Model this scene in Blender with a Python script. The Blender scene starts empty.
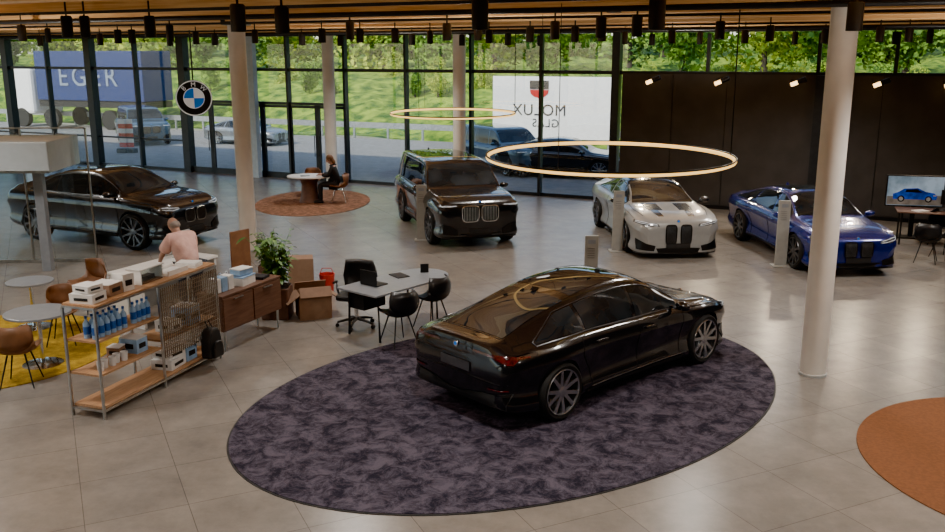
import bpy,bmesh,math,random
from mathutils import Vector,Matrix
from mathutils.bvhtree import BVHTree
random.seed(7)
D=bpy.data; SC=bpy.context.scene; COL=SC.collection
try: SC.view_settings.look='AgX - Punchy'
except Exception: pass
# ---------------- camera geometry (real place, metres) ----------------
H=4.1; FPX=900.0; PITCH=math.radians(13.2); sp,cp=math.sin(PITCH),math.cos(PITCH)
def F(px,py,z=0.0):
    "survey: world point at height z seen at photo pixel"
    u=(px-472.5)/FPX; v=(266-py)/FPX; k=(H-z)/(sp-v*cp)
    return Vector((u*k,(cp+v*sp)*k,z))
cam=D.objects.new('camera',D.cameras.new('camera')); COL.objects.link(cam)
cam.location=(0,0,H); cam.rotation_euler=(math.pi/2-PITCH,0,0)
cam.data.lens=36*FPX/945; cam.data.sensor_width=36; cam.data.clip_end=500
SC.camera=cam
WA=math.atan2(-.4284,.9036)
def W(t,n,z=0.0): return Vector((3.9+.9036*t+.4284*n, 25.8-.4284*t+.9036*n, z))
def tpx(px):
    u=(px-472.5)/900; return (u*26.055-3.9)/(.9036+.4171*u)
# ---------------- materials ----------------
def mat(name,col,rough=.5,metal=0,var=.12,scale=8,bump=0,emit=0,coat=0,spec=.5,col2=None,stretch=None,detail=4):
    m=D.materials.new(name); m.use_nodes=True; nt=m.node_tree; N=nt.nodes; L=nt.links
    b=N['Principled BSDF']; b.inputs['Roughness'].default_value=rough; b.inputs['Metallic'].default_value=metal
    b.inputs['Specular IOR Level'].default_value=spec
    if coat: b.inputs['Coat Weight'].default_value=coat; b.inputs['Coat Roughness'].default_value=.02
    tc=N.new('ShaderNodeTexCoord'); no=N.new('ShaderNodeTexNoise'); no.inputs['Scale'].default_value=scale; no.inputs['Detail'].default_value=detail
    src=tc.outputs['Object']
    if stretch:
        mp=N.new('ShaderNodeMapping'); mp.inputs['Scale'].default_value=stretch; L.new(src,mp.inputs['Vector']); src=mp.outputs['Vector']
    L.new(src,no.inputs['Vector'])
    r=N.new('ShaderNodeValToRGB'); c=Vector(col[:3]); c2=Vector(col2) if col2 else c*(1+var)
    c1=c if col2 else c*(1-var)
    r.color_ramp.elements[0].position=.38; r.color_ramp.elements[1].position=.62
    r.color_ramp.elements[0].color=(*c1,1); r.color_ramp.elements[1].color=(*c2,1)
    L.new(no.outputs['Fac'],r.inputs['Fac']); L.new(r.outputs['Color'],b.inputs['Base Color'])
    if emit:
        L.new(r.outputs['Color'],b.inputs['Emission Color']); b.inputs['Emission Strength'].default_value=emit
    if bump:
        bp=N.new('ShaderNodeBump'); bp.inputs['Strength'].default_value=bump; bp.inputs['Distance'].default_value=.02
        L.new(no.outputs['Fac'],bp.inputs['Height']); L.new(bp.outputs['Normal'],b.inputs['Normal'])
    return m
def glassmat(name,tint=(.96,.985,.98),refl=.05):
    m=D.materials.new(name); m.use_nodes=True; nt=m.node_tree; N=nt.nodes; L=nt.links
    N.clear(); o=N.new('ShaderNodeOutputMaterial'); t=N.new('ShaderNodeBsdfTransparent'); g=N.new('ShaderNodeBsdfGlossy'); x=N.new('ShaderNodeMixShader')
    t.inputs['Color'].default_value=(*tint,1); g.inputs['Roughness'].default_value=.02; x.inputs[0].default_value=refl
    L.new(t.outputs[0],x.inputs[1]); L.new(g.outputs[0],x.inputs[2]); L.new(x.outputs[0],o.inputs[0]); return m
def tilemat():
    m=D.materials.new('floor_tile'); m.use_nodes=True; nt=m.node_tree; N=nt.nodes; L=nt.links; b=N['Principled BSDF']
    tc=N.new('ShaderNodeTexCoord'); mp=N.new('ShaderNodeMapping'); mp.inputs['Rotation'].default_value=(0,0,math.radians(-25.4)+math.pi/2)
    br=N.new('ShaderNodeTexBrick'); br.offset=.0; br.inputs['Scale'].default_value=1
    br.inputs['Brick Width'].default_value=.9; br.inputs['Row Height'].default_value=.9; br.inputs['Mortar Size'].default_value=.004
    br.inputs['Color1'].default_value=(.255,.230,.203,1); br.inputs['Color2'].default_value=(.225,.204,.182,1); br.inputs['Mortar'].default_value=(.13,.115,.10,1)
    no=N.new('ShaderNodeTexNoise'); no.inputs['Scale'].default_value=1.6; no.inputs['Detail'].default_value=10; no.inputs['Roughness'].default_value=.75
    mx=N.new('ShaderNodeMixRGB'); mx.blend_type='OVERLAY'; mx.inputs[0].default_value=.6
    L.new(tc.outputs['Object'],mp.inputs['Vector']); L.new(mp.outputs[0],br.inputs['Vector']); L.new(tc.outputs['Object'],no.inputs['Vector'])
    L.new(br.outputs['Color'],mx.inputs[1]); L.new(no.outputs['Fac'],mx.inputs[2]); L.new(mx.outputs[0],b.inputs['Base Color'])
    b.inputs['Roughness'].default_value=.27; b.inputs['Specular IOR Level'].default_value=.5
    return m
def rugmat(name,c1,c2,scale=3.5):
    m=D.materials.new(name); m.use_nodes=True; nt=m.node_tree; N=nt.nodes; L=nt.links; b=N['Principled BSDF']; b.inputs['Roughness'].default_value=.95
    b.inputs['Specular IOR Level'].default_value=.1
    tc=N.new('ShaderNodeTexCoord'); n1=N.new('ShaderNodeTexNoise'); n1.inputs['Scale'].default_value=scale; n1.inputs['Detail'].default_value=9; n1.inputs['Roughness'].default_value=.8
    n1.inputs['Distortion'].default_value=.5
    r=N.new('ShaderNodeValToRGB'); r.color_ramp.elements[0].position=.42; r.color_ramp.elements[1].position=.60
    r.color_ramp.elements[0].color=(*c1,1); r.color_ramp.elements[1].color=(*c2,1)
    L.new(tc.outputs['Object'],n1.inputs['Vector']); L.new(n1.outputs['Fac'],r.inputs['Fac']); L.new(r.outputs['Color'],b.inputs['Base Color'])
    n2=N.new('ShaderNodeTexNoise'); n2.inputs['Scale'].default_value=60; bp=N.new('ShaderNodeBump'); bp.inputs['Strength'].default_value=.6; bp.inputs['Distance'].default_value=.02
    L.new(tc.outputs['Object'],n2.inputs['Vector']); L.new(n2.outputs['Fac'],bp.inputs['Height']); L.new(bp.outputs['Normal'],b.inputs['Normal'])
    return m
M={}
M['tile']=tilemat()
M['rug_dark']=rugmat('plum_carpet',(.024,.022,.034),(.120,.102,.135),4.5)
M['rug_rust']=rugmat('rust_carpet',(.15,.070,.040),(.36,.19,.12),6)
M['rug_orange']=mat('orange_carpet',(.23,.085,.028),.95,var=.1,scale=30,bump=.3)
M['rug_yellow']=rugmat('mustard_carpet',(.32,.20,.02),(.55,.37,.04),5)
M['black']=mat('black_metal',(.012,.012,.013),.45)
M['blackpl']=mat('black_plastic',(.02,.02,.021),.6)
M['blackshell']=mat('black_shell',(.015,.015,.017),.4)
M['frame']=mat('anthracite_frame',(.022,.024,.027),.4)
M['darkwall']=mat('charcoal_wall',(.060,.056,.054),.75,var=.1,scale=2)
M['plaster']=mat('light_plaster',(.50,.48,.45),.8)
M['pier']=mat('pale_blue_grey_pier',(.50,.60,.68),.6,var=.05)
M['column']=mat('white_column_paint',(.76,.71,.65),.5,var=.04,scale=3)
M['wood']=mat('ceiling_wood',(.42,.22,.09),.7,col2=(.56,.32,.14),scale=3,stretch=(.5,9,4),spec=.2)
M['beam']=mat('glulam_wood',(.68,.40,.17),.6,col2=(.86,.58,.28),scale=3,stretch=(.4,12,12),spec=.2)
M['oak']=mat('oak_board',(.38,.20,.10),.5,col2=(.50,.29,.15),scale=4,stretch=(1,14,14))
M['walnut']=mat('walnut_board',(.12,.06,.04),.5,col2=(.17,.09,.06),scale=4,stretch=(1,12,12))
M['steel']=mat('brushed_steel',(.5,.49,.47),.3,1)
M['slat']=mat('bronze_grid',(.20,.15,.11),.5,.4,col2=(.28,.22,.16),scale=6)
M['chrome']=mat('chrome',(.75,.75,.75),.12,1,var=.03)
M['white']=mat('white_lacquer',(.78,.78,.77),.4,var=.04)
M['paper']=mat('white_card',(.78,.77,.75),.7,var=.05)
M['grey']=mat('grey_laminate',(.26,.28,.31),.3,var=.06)
M['lgrey']=mat('light_grey_panel',(.46,.48,.48),.5,var=.05)
M['totem']=mat('beige_grey_panel',(.36,.35,.32),.5,var=.05)
M['canopy']=mat('pale_grey_coated_panel',(.44,.50,.54),.45,var=.03)
M['glass']=glassmat('clear_glass')
M['glass2']=glassmat('partition_glass',(.88,.92,.92),.07)
M['carglass']=mat('tinted_car_glass',(.020,.024,.028),.015,var=.4,scale=2,spec=.6)
M['tyre']=mat('tyre_rubber',(.012,.012,.012),.75,bump=.2,scale=40)
M['rim']=mat('alloy_rim',(.42,.42,.44),.25,.85,var=.05)
M['rimdark']=mat('dark_rim',(.15,.15,.16),.3,.8)
M['disc']=mat('brake_disc',(.08,.08,.08),.35,.9)
M['grille']=mat('grille_black',(.006,.006,.007),.35)
M['lamp']=mat('headlamp_strip',(.75,.80,.85),.1,var=.1,scale=12,coat=1,emit=.5)
M['hlglass']=mat('headlamp_lens',(.10,.11,.12),.05,var=.6,scale=14,coat=1,spec=.8)
M['tail']=mat('tail_lamp_red',(.07,.006,.008),.15,var=.4,scale=20,coat=.7)
M['p_black']=mat('black_car_paint',(.005,.005,.007),.25,0,var=.1,coat=1,spec=.5)
M['p_blk2']=mat('sapphire_black_paint',(.006,.007,.011),.25,.0,var=.1,coat=1,spec=.5)
M['p_white']=mat('frozen_white_paint',(.38,.385,.38),.32,.3,var=.03,coat=.8)
M['p_blue']=mat('deep_blue_paint',(.008,.022,.20),.25,.4,var=.08,coat=1)
M['p_slate']=mat('slate_paint',(.05,.10,.15),.3,.3,coat=1)
M['p_silver']=mat('silver_paint',(.30,.33,.37),.3,.6,coat=.8)
M['seam']=mat('panel_gap',(.002,.002,.002),.8)
M['roofblk']=mat('carbon_roof',(.012,.012,.013),.25,coat=1)
M['lightw']=mat('warm_light_diffuser',(1,.60,.18),.5,var=.02,emit=3.4)
M['bulb']=mat('lamp_bulb',(1,.62,.25),.5,var=.02,emit=8)
M['ltan']=mat('cognac_leather',(.20,.092,.046),.5,bump=.1)
M['mustard']=mat('mustard_fabric',(.38,.23,.03),.85,bump=.2)
M['skin']=mat('skin',(.42,.23,.16),.55,var=.06)
M['shirt']=mat('pale_pink_shirt',(.68,.40,.35),.9,col2=(.80,.52,.46),scale=7,bump=1.0)
M['denim']=mat('dark_trousers',(.03,.035,.05),.85)
M['dkcloth']=mat('black_jacket',(.02,.02,.022),.8)
M['hairg']=mat('grey_hair',(.30,.25,.22),.8)
M['hairb']=mat('brown_hair',(.16,.08,.04),.6)
M['shoe']=mat('shoe_leather',(.02,.015,.012),.5)
M['card']=mat('cardboard',(.28,.17,.11),.8,var=.08)
M['bluep']=mat('blue_label',(.03,.12,.42),.4)
M['lblue']=mat('pale_blue_plastic',(.30,.47,.70),.4)
M['red']=mat('red_plastic',(.5,.03,.025),.4)
M['green']=mat('leaf_green',(.05,.13,.03),.5,col2=(.16,.28,.08),scale=5)
M['pot']=mat('brown_planter',(.13,.07,.05),.6)
M['soil']=mat('soil',(.03,.02,.015),.95,bump=.5,scale=30)
M['grass']=mat('meadow_grass',(.035,.12,.010),.95,col2=(.30,.42,.035),scale=1.6,bump=1.0,detail=12)
M['foliage']=mat('tree_foliage',(.020,.08,.008),.8,col2=(.22,.38,.03),scale=.8)
M['foliage2']=mat('light_tree_foliage',(.09,.20,.012),.8,col2=(.50,.56,.05),scale=.8)
M['bark']=mat('bark',(.06,.045,.035),.9,bump=.5,scale=10)
M['asphalt']=mat('asphalt',(.26,.25,.245),.9,var=.12,scale=6)
M['paving']=mat('concrete_paving',(.26,.24,.23),.85,var=.1,scale=3)
M['galv']=mat('galvanised_rail',(.4,.42,.43),.45,.7)
M['bannerw']=mat('white_tarpaulin',(.85,.85,.85),.7,var=.04)
M['truckblue']=mat('blue_tarpaulin',(.005,.025,.13),.6)
M['trucktxt']=mat('faded_white_lettering',(.20,.25,.34),.7)
M['txtblk']=mat('black_lettering',(.02,.02,.025),.6)
M['bmwblue']=mat('emblem_blue',(.005,.20,.80),.3,var=.03,emit=.25)
M['signwhite']=mat('emblem_white',(.82,.84,.86),.35,var=.03,emit=.35)
M['screen']=mat('screen_sky',(.12,.18,.24),.2,col2=(.32,.42,.52),scale=2,emit=.9)
M['screen3']=mat('screen_ground',(.16,.14,.12),.2,var=.3,scale=5,emit=.6)
M['screen2']=mat('screen_blue_car',(.01,.04,.28),.2,var=.4,scale=7,emit=.8)
M['orange']=mat('brown_orange_board',(.20,.09,.045),.6)
# ---------------- mesh builder ----------------
class MB:
    def __init__(s): s.v=[];s.f=[];s.m=[]
    def add(s,vs,fs,mi=0,X=None):
        n=len(s.v); s.v+=[(X@Vector(v)) if X else Vector(v) for v in vs]
        s.f+=[tuple(i+n for i in f) for f in fs]; s.m+=[mi]*len(fs); return s
    def box(s,c,d,mi=0,rz=0,X=None):
        x,y,z=[a/2 for a in d]
        vs=[(a*x,b*y,e*z) for a in(-1,1) for b in(-1,1) for e in(-1,1)]
        R=Matrix.Translation(c)@Matrix.Rotation(rz,4,'Z')
        if X: R=X@R
        return s.add(vs,[(0,1,3,2),(4,6,7,5),(0,4,5,1),(2,3,7,6),(0,2,6,4),(1,5,7,3)],mi,R)
    def cyl(s,p0,p1,r0,r1=None,n=12,mi=0,X=None):
        p0=Vector(p0);p1=Vector(p1); r1=r0 if r1 is None else r1
        d=p1-p0; q=d.to_track_quat('Z','Y').to_matrix().to_4x4(); R=Matrix.Translation(p0)@q
        if X: R=X@R
        l=d.length; vs=[(r0*math.cos(a*2*math.pi/n),r0*math.sin(a*2*math.pi/n),0) for a in range(n)]+[(r1*math.cos(a*2*math.pi/n),r1*math.sin(a*2*math.pi/n),l) for a in range(n)]
        fs=[(i,(i+1)%n,n+(i+1)%n,n+i) for i in range(n)]+[tuple(range(n-1,-1,-1)),tuple(range(n,2*n))]
        return s.add(vs,fs,mi,R)
    def lathe(s,prof,n=24,mi=0,X=None,cap=True):
        vs=[(r*math.cos(a*2*math.pi/n),r*math.sin(a*2*math.pi/n),z) for r,z in prof for a in range(n)]
        fs=[(j*n+i,j*n+(i+1)%n,(j+1)*n+(i+1)%n,(j+1)*n+i) for j in range(len(prof)-1) for i in range(n)]
        if cap and prof[0][0]>1e-4: fs.append(tuple(range(n-1,-1,-1)))
        if cap and prof[-1][0]>1e-4: k=(len(prof)-1)*n; fs.append(tuple(range(k,k+n)))
        return s.add(vs,fs,mi,X)
    def tube(s,pts,r,n=6,mi=0,closed=False,X=None):
        P=[Vector(p) for p in pts]; m=len(P); vs=[]
        rr=r if isinstance(r,(list,tuple)) else [r]*m
        for i,p in enumerate(P):
            a=P[(i-1)%m] if (closed or i>0) else p; b=P[(i+1)%m] if (closed or i<m-1) else p
            d=(b-a).normalized(); up=Vector((0,0,1)) if abs(d.z)<.95 else Vector((1,0,0))
            e=d.cross(up).normalized(); g=d.cross(e)
            for k in range(n):
                an=2*math.pi*k/n; vs.append(p+(e*math.cos(an)+g*math.sin(an))*rr[i])
        fs=[]
        for i in range(m if closed else m-1):
            j=(i+1)%m
            for k in range(n): fs.append((i*n+k,i*n+(k+1)%n,j*n+(k+1)%n,j*n+k))
        if not closed: fs+=[tuple(range(n)),tuple(range((m-1)*n+n-1,(m-1)*n-1,-1))]
        return s.add(vs,fs,mi,X)
    def prism(s,loop,z0,z1,mi=0,X=None):
        n=len(loop); vs=[(x,y,z0) for x,y in loop]+[(x,y,z1) for x,y in loop]
        fs=[(i,(i+1)%n,n+(i+1)%n,n+i) for i in range(n)]+[tuple(range(n-1,-1,-1)),tuple(range(n,2*n))]
        return s.add(vs,fs,mi,X)
    def sph(s,c,r,n=12,mi=0,X=None):
        if not isinstance(r,(tuple,list)): r=(r,r,r)
        m=n//2+1; vs=[];fs=[]
        for j in range(m+1):
            th=math.pi*j/m
            for i in range(n):
                a=2*math.pi*i/n; vs.append((c[0]+r[0]*math.sin(th)*math.cos(a),c[1]+r[1]*math.sin(th)*math.sin(a),c[2]+r[2]*math.cos(th)))
        for j in range(m):
            for i in range(n): fs.append((j*n+i,(j+1)*n+i,(j+1)*n+(i+1)%n,j*n+(i+1)%n))
        return s.add(vs,fs,mi,X)
    def obj(s,name,mats,parent=None,loc=None,rz=0,smooth=False,bev=0,label=None,cat=None,group=None,kind=None,ang=40,merge=True,solid=0):
        me=D.meshes.new(name); me.from_pydata([tuple(v) for v in s.v],[],s.f)
        for m in (mats if isinstance(mats,list) else [mats]): me.materials.append(M[m] if isinstance(m,str) else m)
        me.polygons.foreach_set('material_index',s.m)
        bm=bmesh.new(); bm.from_mesh(me)
        if merge: bmesh.ops.remove_doubles(bm,verts=bm.verts,dist=1e-5); bmesh.ops.dissolve_degenerate(bm,edges=bm.edges,dist=1e-6)
        bmesh.ops.recalc_face_normals(bm,faces=bm.faces)
        bm.to_mesh(me); bm.free()
        if smooth:
            me.polygons.foreach_set('use_smooth',[True]*len(me.polygons)); me.set_sharp_from_angle(angle=math.radians(ang))
        o=D.objects.new(name,me); COL.objects.link(o)
        if parent: o.parent=parent
        if loc is not None: o.location=loc
        o.rotation_euler[2]=rz
        if solid: mo=o.modifiers.new('solidify','SOLIDIFY'); mo.thickness=solid; mo.offset=0
        if bev: mo=o.modifiers.new('bevel','BEVEL'); mo.width=bev; mo.segments=2; mo.limit_method='ANGLE'
        if kind: o['kind']=kind
        tag(o,label,cat,group); return o
def tag(o,label=None,cat=None,group=None):
    if label:o['label']=label
    if cat:o['category']=cat
    if group:o['group']=group
def thing(name,loc,rz,label,cat,group=None):
    o=D.objects.new(name,None); o.empty_display_size=.2; COL.objects.link(o); o.location=loc; o.rotation_euler[2]=rz; tag(o,label,cat,group); return o
def dup(c,parent=None,loc=None,rz=None,label=None):
    k=c.copy(); COL.objects.link(k)
    if parent is not None: k.parent=parent
    if loc is not None: k.location=loc
    if rz is not None: k.rotation_euler[2]=rz
    if label: k['label']=label
    for cc in list(c.children): dup(cc,k)
    return k
def realize(o):
    bpy.context.view_layer.update(); dg=bpy.context.evaluated_depsgraph_get(); dg.update()
    me=D.meshes.new_from_object(o.evaluated_get(dg)); return me
def text(s,size,m,name,parent=None,loc=(0,0,0),rot=(0,0,0),mirror=False,ext=.004,bold=0,label=None,space=1):
    c=D.curves.new('t','FONT'); c.body=s; c.size=size; c.align_x='CENTER'; c.align_y='CENTER'; c.extrude=ext; c.offset=bold; c.space_character=space
    t=D.objects.new('t',c); COL.objects.link(t); me=realize(t); D.objects.remove(t)
    me.materials.clear(); me.materials.append(M[m]); o=D.objects.new(name,me); COL.objects.link(o)
    o.parent=parent; o.location=loc; o.rotation_euler=rot
    if mirror: me.transform(Matrix.Scale(-1,4,(1,0,0))); me.flip_normals()
    return o
def oval(rx,ry,n=64): return [(rx*math.cos(2*math.pi*i/n),ry*math.sin(2*math.pi*i/n)) for i in range(n)]
def rrect(x,y,r,n=6):
    L=[]
    for cx,cy,a0 in((x-r,y-r,0),(-x+r,y-r,90),(-x+r,-y+r,180),(x-r,-y+r,270)):
        for i in range(n+1):
            a=math.radians(a0+90*i/n); L.append((cx+r*math.cos(a),cy+r*math.sin(a)))
    return L
# ---------------- room shell ----------------
TL,TR=-30.0,14.0
c0,c1=W(TL,0),W(TR,0)
MB().prism([(c0.x,-6),(c1.x,-6),(c1.x,c1.y),(c0.x,c0.y)],-.1,0).obj('floor','tile',kind='structure')
o0,o1=W(TL,1.6),W(TR,1.6)
MB().prism([(c0.x-1,-6),(c1.x+1,-6),(c1.x+1,o1.y),(c0.x-1,o0.y)],4.95,5.15).obj('ceiling','wood',kind='structure')
wallL=TR-.35
MB().box((0,0,1.8),(wallL,.25,3.6)).obj('wall_north','darkwall',loc=W((TR+.35)/2,0),rz=WA,kind='structure')
MB().box((0,0,0),(.25,c1.y+6,5)).obj('wall_east','darkwall',loc=(c1.x+.1,(c1.y-6)/2,2.45),kind='structure')
MB().box((0,0,0),(c1.x-c0.x,.25,5)).obj('wall_south','plaster',loc=((c1.x+c0.x)/2,-6,2.45),kind='structure')
MB().box((0,0,.0),(TR-TL,.3,.26)).obj('trim_1','frame',loc=W((TR+TL)/2,0,4.82),rz=WA,kind='structure')
MB().box((0,0,0),(TR-TL,.12,.10)).obj('trim_2','frame',loc=W((TR+TL)/2,0,3.62),rz=WA,kind='structure')
MB().box((0,0,0),(wallL,.04,.1)).obj('baseboard_north','black',loc=W((TR+.35)/2,-.15,.05),rz=WA,kind='structure')
k=3
for px in (668,720,806,870):
    MB().box((0,0,1.8),(.015,.01,3.55)).obj('trim_%d'%k,'black',loc=W(tpx(px),-.13),rz=WA,kind='structure'); k+=1
ts=[.15-2.25*i for i in range(14)]
thick={0:.22,7:.3,9:.3,11:.3}
for i,t in enumerate(ts):
    w=thick.get(i,.08)
    MB().box((0,0,2.35),(w,.2 if w<.1 else .3,4.7)).obj('trim_%d'%k,'frame',loc=W(t,0),rz=WA,kind='structure'); k+=1
for px in (700,806,880):
    MB().box((0,0,4.15),(.09,.15,1.0)).obj('trim_%d'%k,'frame',loc=W(tpx(px),0),rz=WA,kind='structure'); k+=1
MB().box((0,0,2.35),(.62,.2,4.7)).obj('trim_%d'%k,'pier',loc=W(tpx(259),-.3),rz=WA,kind='structure'); k+=1
MB().box((0,0,1.8),(.35,.3,3.6)).obj('trim_%d'%k,'frame',loc=W(tpx(813),-.25),rz=WA,kind='structure'); k+=1
win=1
for i in range(13):
    a,b=ts[i+1],ts[i]; w=b-a; c=(a+b)/2
    m=MB(); m.box((0,0,4.13),(w,.012,.95),1)
    if 4<=i<=6:
        m.box((0,0,3.05),(w,.012,1.05),1); m.box((0,0,2.52),(w,.09,.09),0)
        m.obj('window_%d'%win,['frame','glass'],loc=W(c,0),rz=WA,kind='structure')
        d=MB()
        for s in(-1,1):
            x=s*w/4
            d.box((x,0,1.25),(w/2-.16,.012,2.3),1)
            for e in(-1,1): d.box((x+e*(w/4-.05),0,1.25),(.09,.07,2.45),0)
            d.box((x,0,2.42),(w/2,.07,.09),0); d.box((x,0,.1),(w/2,.07,.2),0)
            d.cyl((s*.1,-.09,.8),(s*.1,-.09,1.5),.015,n=8)
        d.obj('door_%d'%(i-3),['frame','glass'],loc=W(c,0),rz=WA,kind='structure')
    else:
        m.box((0,0,1.8),(w,.012,3.55),1)
        m.box((0,0,.05),(w,.1,.1),0)
        if i>6: m.box((0,0,1.1),(w,.07,.06),0)
        m.obj('window_%d'%win,['frame','glass'],loc=W(c,0),rz=WA,kind='structure')
    win+=1
for a,b in((.15,tpx(700)),(tpx(700),tpx(806)),(tpx(806),tpx(880)),(tpx(880),TR)):
    MB().box((0,0,4.13),(b-a,.012,.95),0).obj('window_%d'%win,['glass'],loc=W((a+b)/2,0),rz=WA,kind='structure'); win+=1
m=MB(); Lw=c0.y+6; m.box((0,0,2.3),(.02,Lw,4.6),1)
for i in range(14): m.box((0,-Lw/2+i*Lw/13,2.3),(.15,.1,4.6),0)
m.obj('window_%d'%win,['frame','glass'],loc=(c0.x,(c0.y-6)/2,0),kind='structure')  # unseen left wall, made all glass to let daylight into the room
for i,n in enumerate([-1.2,-3.4,-5.6,-7.8,-10,-12.2,-14.4,-16.6,-18.8,-21,-23.2]):
    MB().box((0,0,4.86),(TR-TL-4,.36,.20)).obj('ceiling_beam','beam',loc=W((TR+TL)/2+1,n),rz=WA,label='pale orange-brown glulam beam running under the timber ceiling',cat='beam',group='timber ceiling beams')
for i,n in enumerate([-2.3,-6.7,-11.1,-15.5]):
    MB().box((0,0,4.68),(34,.04,.04)).obj('lighting_track','black',loc=W(-8,n),rz=WA,label='black lighting track fixed below the timber ceiling',cat='lighting track',group='ceiling tracks')
for n,z in ((-4.5,4.66),(-13.3,4.68)):
    MB().cyl((-17,0,z),(17,0,z),.04,n=10).obj('sprinkler_pipe','black',loc=W(-8,n),rz=WA,smooth=True,label='black pipe running below the timber ceiling',cat='pipe',group='ceiling pipes')
def column(x,y,r,label):
    t=thing('column',(x,y,0),0,label,'column')
    MB().lathe([(r,0),(r,4.7)],32).obj('shaft','column',t,smooth=True)
    MB().lathe([(r+.012,0),(r+.012,.03),(r,.035)],32).obj('base_ring','lgrey',t,smooth=True)
    MB().box((0,0,4.76),(.5,.5,.14)).obj('capital','frame',t,bev=.01)
p=F(817,378); column(p.x,p.y+.16,.165,'round white column standing on the tiled floor')
p=F(249,250); column(p.x,p.y,.175,'round white column beside the workstation area')
p=W(tpx(340),-.45); column(p.x,p.y,.19,'round pale column against the glazing by the entrance')
p=W(tpx(466),-.45); column(p.x,p.y,.19,'round pale column against the glazing behind the tall black car')
def spot_fixture(x,y,z,r,label,l=.3):
    t=thing('ceiling_spotlight',(x,y,0),0,label,'spotlight','black ceiling spotlights')
    MB().lathe([(r*.8,z+l/2),(r,z+l/2-.02),(r,z-l/2),(r*.82,z-l/2),(r*.8,z-l/2+.04)],16).obj('housing','black',t,smooth=True)
    MB().cyl((0,0,z+l/2),(0,0,4.86),.015,n=6).obj('stem','black',t)
    MB().cyl((0,0,z-l/2+.035),(0,0,z-l/2+.045),r*.78,n=16).obj('lens','grille',t)
    return t
for px,d,r in [(238,10,.085),(282,10.5,.085),(480,9.2,.085),(657,9.0,.085),(855,9.6,.085),(67,13,.08),(85,13,.07),(22,17,.08),(118,20,.08),(132,20,.08),(555,15,.08),(601,13.4,.08),(637,12.6,.075),(602,17,.08),
               (322,19,.08),(360,19,.08),(395,19,.08),(447,16,.08),(508,24,.09),(530,18,.08),(575,18,.08),(672,20,.08),(720,15,.08),(745,20,.08),(770,17,.08),(825,20,.08),(880,18,.08),(909,18,.08),(215,24,.09),(302,24,.09),(412,24,.09),(48,19,.06),(150,13,.08),(196,22,.08),(489,20,.08),(540,26,.09),
               (100,24,.08),(170,26,.09),(255,20,.07),(340,26,.08),(430,21,.07),(462,25,.08),(625,22,.07),(652,24,.08),(700,22,.07),(795,22,.07),(850,22,.07),(895,22,.07),(930,20,.07),(40,26,.08),(478,16,.07),(350,15,.07),(170,17,.07)]:
    spot_fixture((px-472.5)/900*d,(d+.09)/.9736,4.50,r,'black cylindrical spotlight hanging from the ceiling track',.30)
def spotlight(x,y,z,e,ang=130,tgt=None,rad=.15,col=(1,.95,.88)):
    l=D.lights.new('spot_light','SPOT'); l.energy=e; l.spot_size=math.radians(ang); l.spot_blend=.8; l.shadow_soft_size=rad; l.color=col
    o=D.objects.new('spot_light',l); COL.objects.link(o); o.location=(x,y,z)
    if tgt: o.rotation_euler=(Vector(tgt)-Vector((x,y,z))).to_track_quat('-Z','Y').to_euler()
for x,y in [(-4,3),(2,3),(7,5),(-6,9),(0,8),(6,10),(-9,14),(-2,14),(4,15),(10,15),(-12,20),(-5,20),(1,20),(7,20),(-11,26),(-3,26)]:
    spotlight(x,y,4.3,760,150,rad=.3)
for x,y in [(-5,8),(5,8),(-9,16),(0,16),(9,16),(-12,24),(-3,23),(5,22)]:  # unseen uplights added to brighten the ceiling, tied to no fixture
    spotlight(x,y,2.7,520,165,(x,y+.01,5),.2,(1,.93,.82))
for px in (646,711,783,861,928):
    t=tpx(px); q=W(t,-.13); th=thing('wall_spotlight',(q.x,q.y,0),WA,'small black wall spotlight glowing warm on the charcoal wall','spotlight','wall spotlights')
    MB().box((0,-.02,3.42),(.1,.04,.16)).obj('bracket','black',th); MB().cyl((0,-.03,3.42),(0,-.4,3.42),.012,n=6).obj('arm','black',th)
    MB().cyl((0,-.4,3.36),(.22,-.4,3.45),.05,.05,12).obj('lens','bulb',th,smooth=True)
    MB().cyl((.16,-.4,3.43),(.36,-.4,3.515),.062,.062,12).obj('housing','black',th,smooth=True)
    q2=W(t,-.6,3.3); q3=W(t,-4,0); spotlight(q2.x,q2.y,q2.z,230,100,q3,.06,(1,.80,.55))
def ring(px,py,z,R,tilt,label):
    p=F(px,py,z); t=thing('ring_pendant_lamp',(p.x,p.y,z),0,label,'ring lamp','ring pendant lamps')
    g=MB(); n=96
    P=[(R*math.cos(2*math.pi*i/n),R*math.sin(2*math.pi*i/n),R*math.sin(2*math.pi*i/n)*tilt) for i in range(n)]
    g.tube(P,.026,8,closed=True).obj('light_ring','lightw',t,smooth=True,ang=80)
    g=MB(); P2=[(x*1.012,y*1.012,zz+.028) for x,y,zz in P]; g.tube(P2,.014,6,closed=True).obj('ring_housing','black',t,smooth=True)
    for a in (0,120,240):
        a=math.radians(a); x,y=R*math.cos(a),R*math.sin(a)
        MB().cyl((x,y,y*tilt+.03),(x,y,4.7-z),.010 if a==0 else .005,n=6).obj('cable','black',t)
    MB().cyl((0,0,4.66-z),(0,0,4.72-z),.1,n=16).obj('ceiling_rose','black',t)
ring(609,157,2.7,1.71,.02,'large glowing warm-white ring lamp hanging over the cars')
ring(453,113.5,2.55,1.68,.015,'glowing warm-white ring lamp hanging near the glazing')
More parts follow.
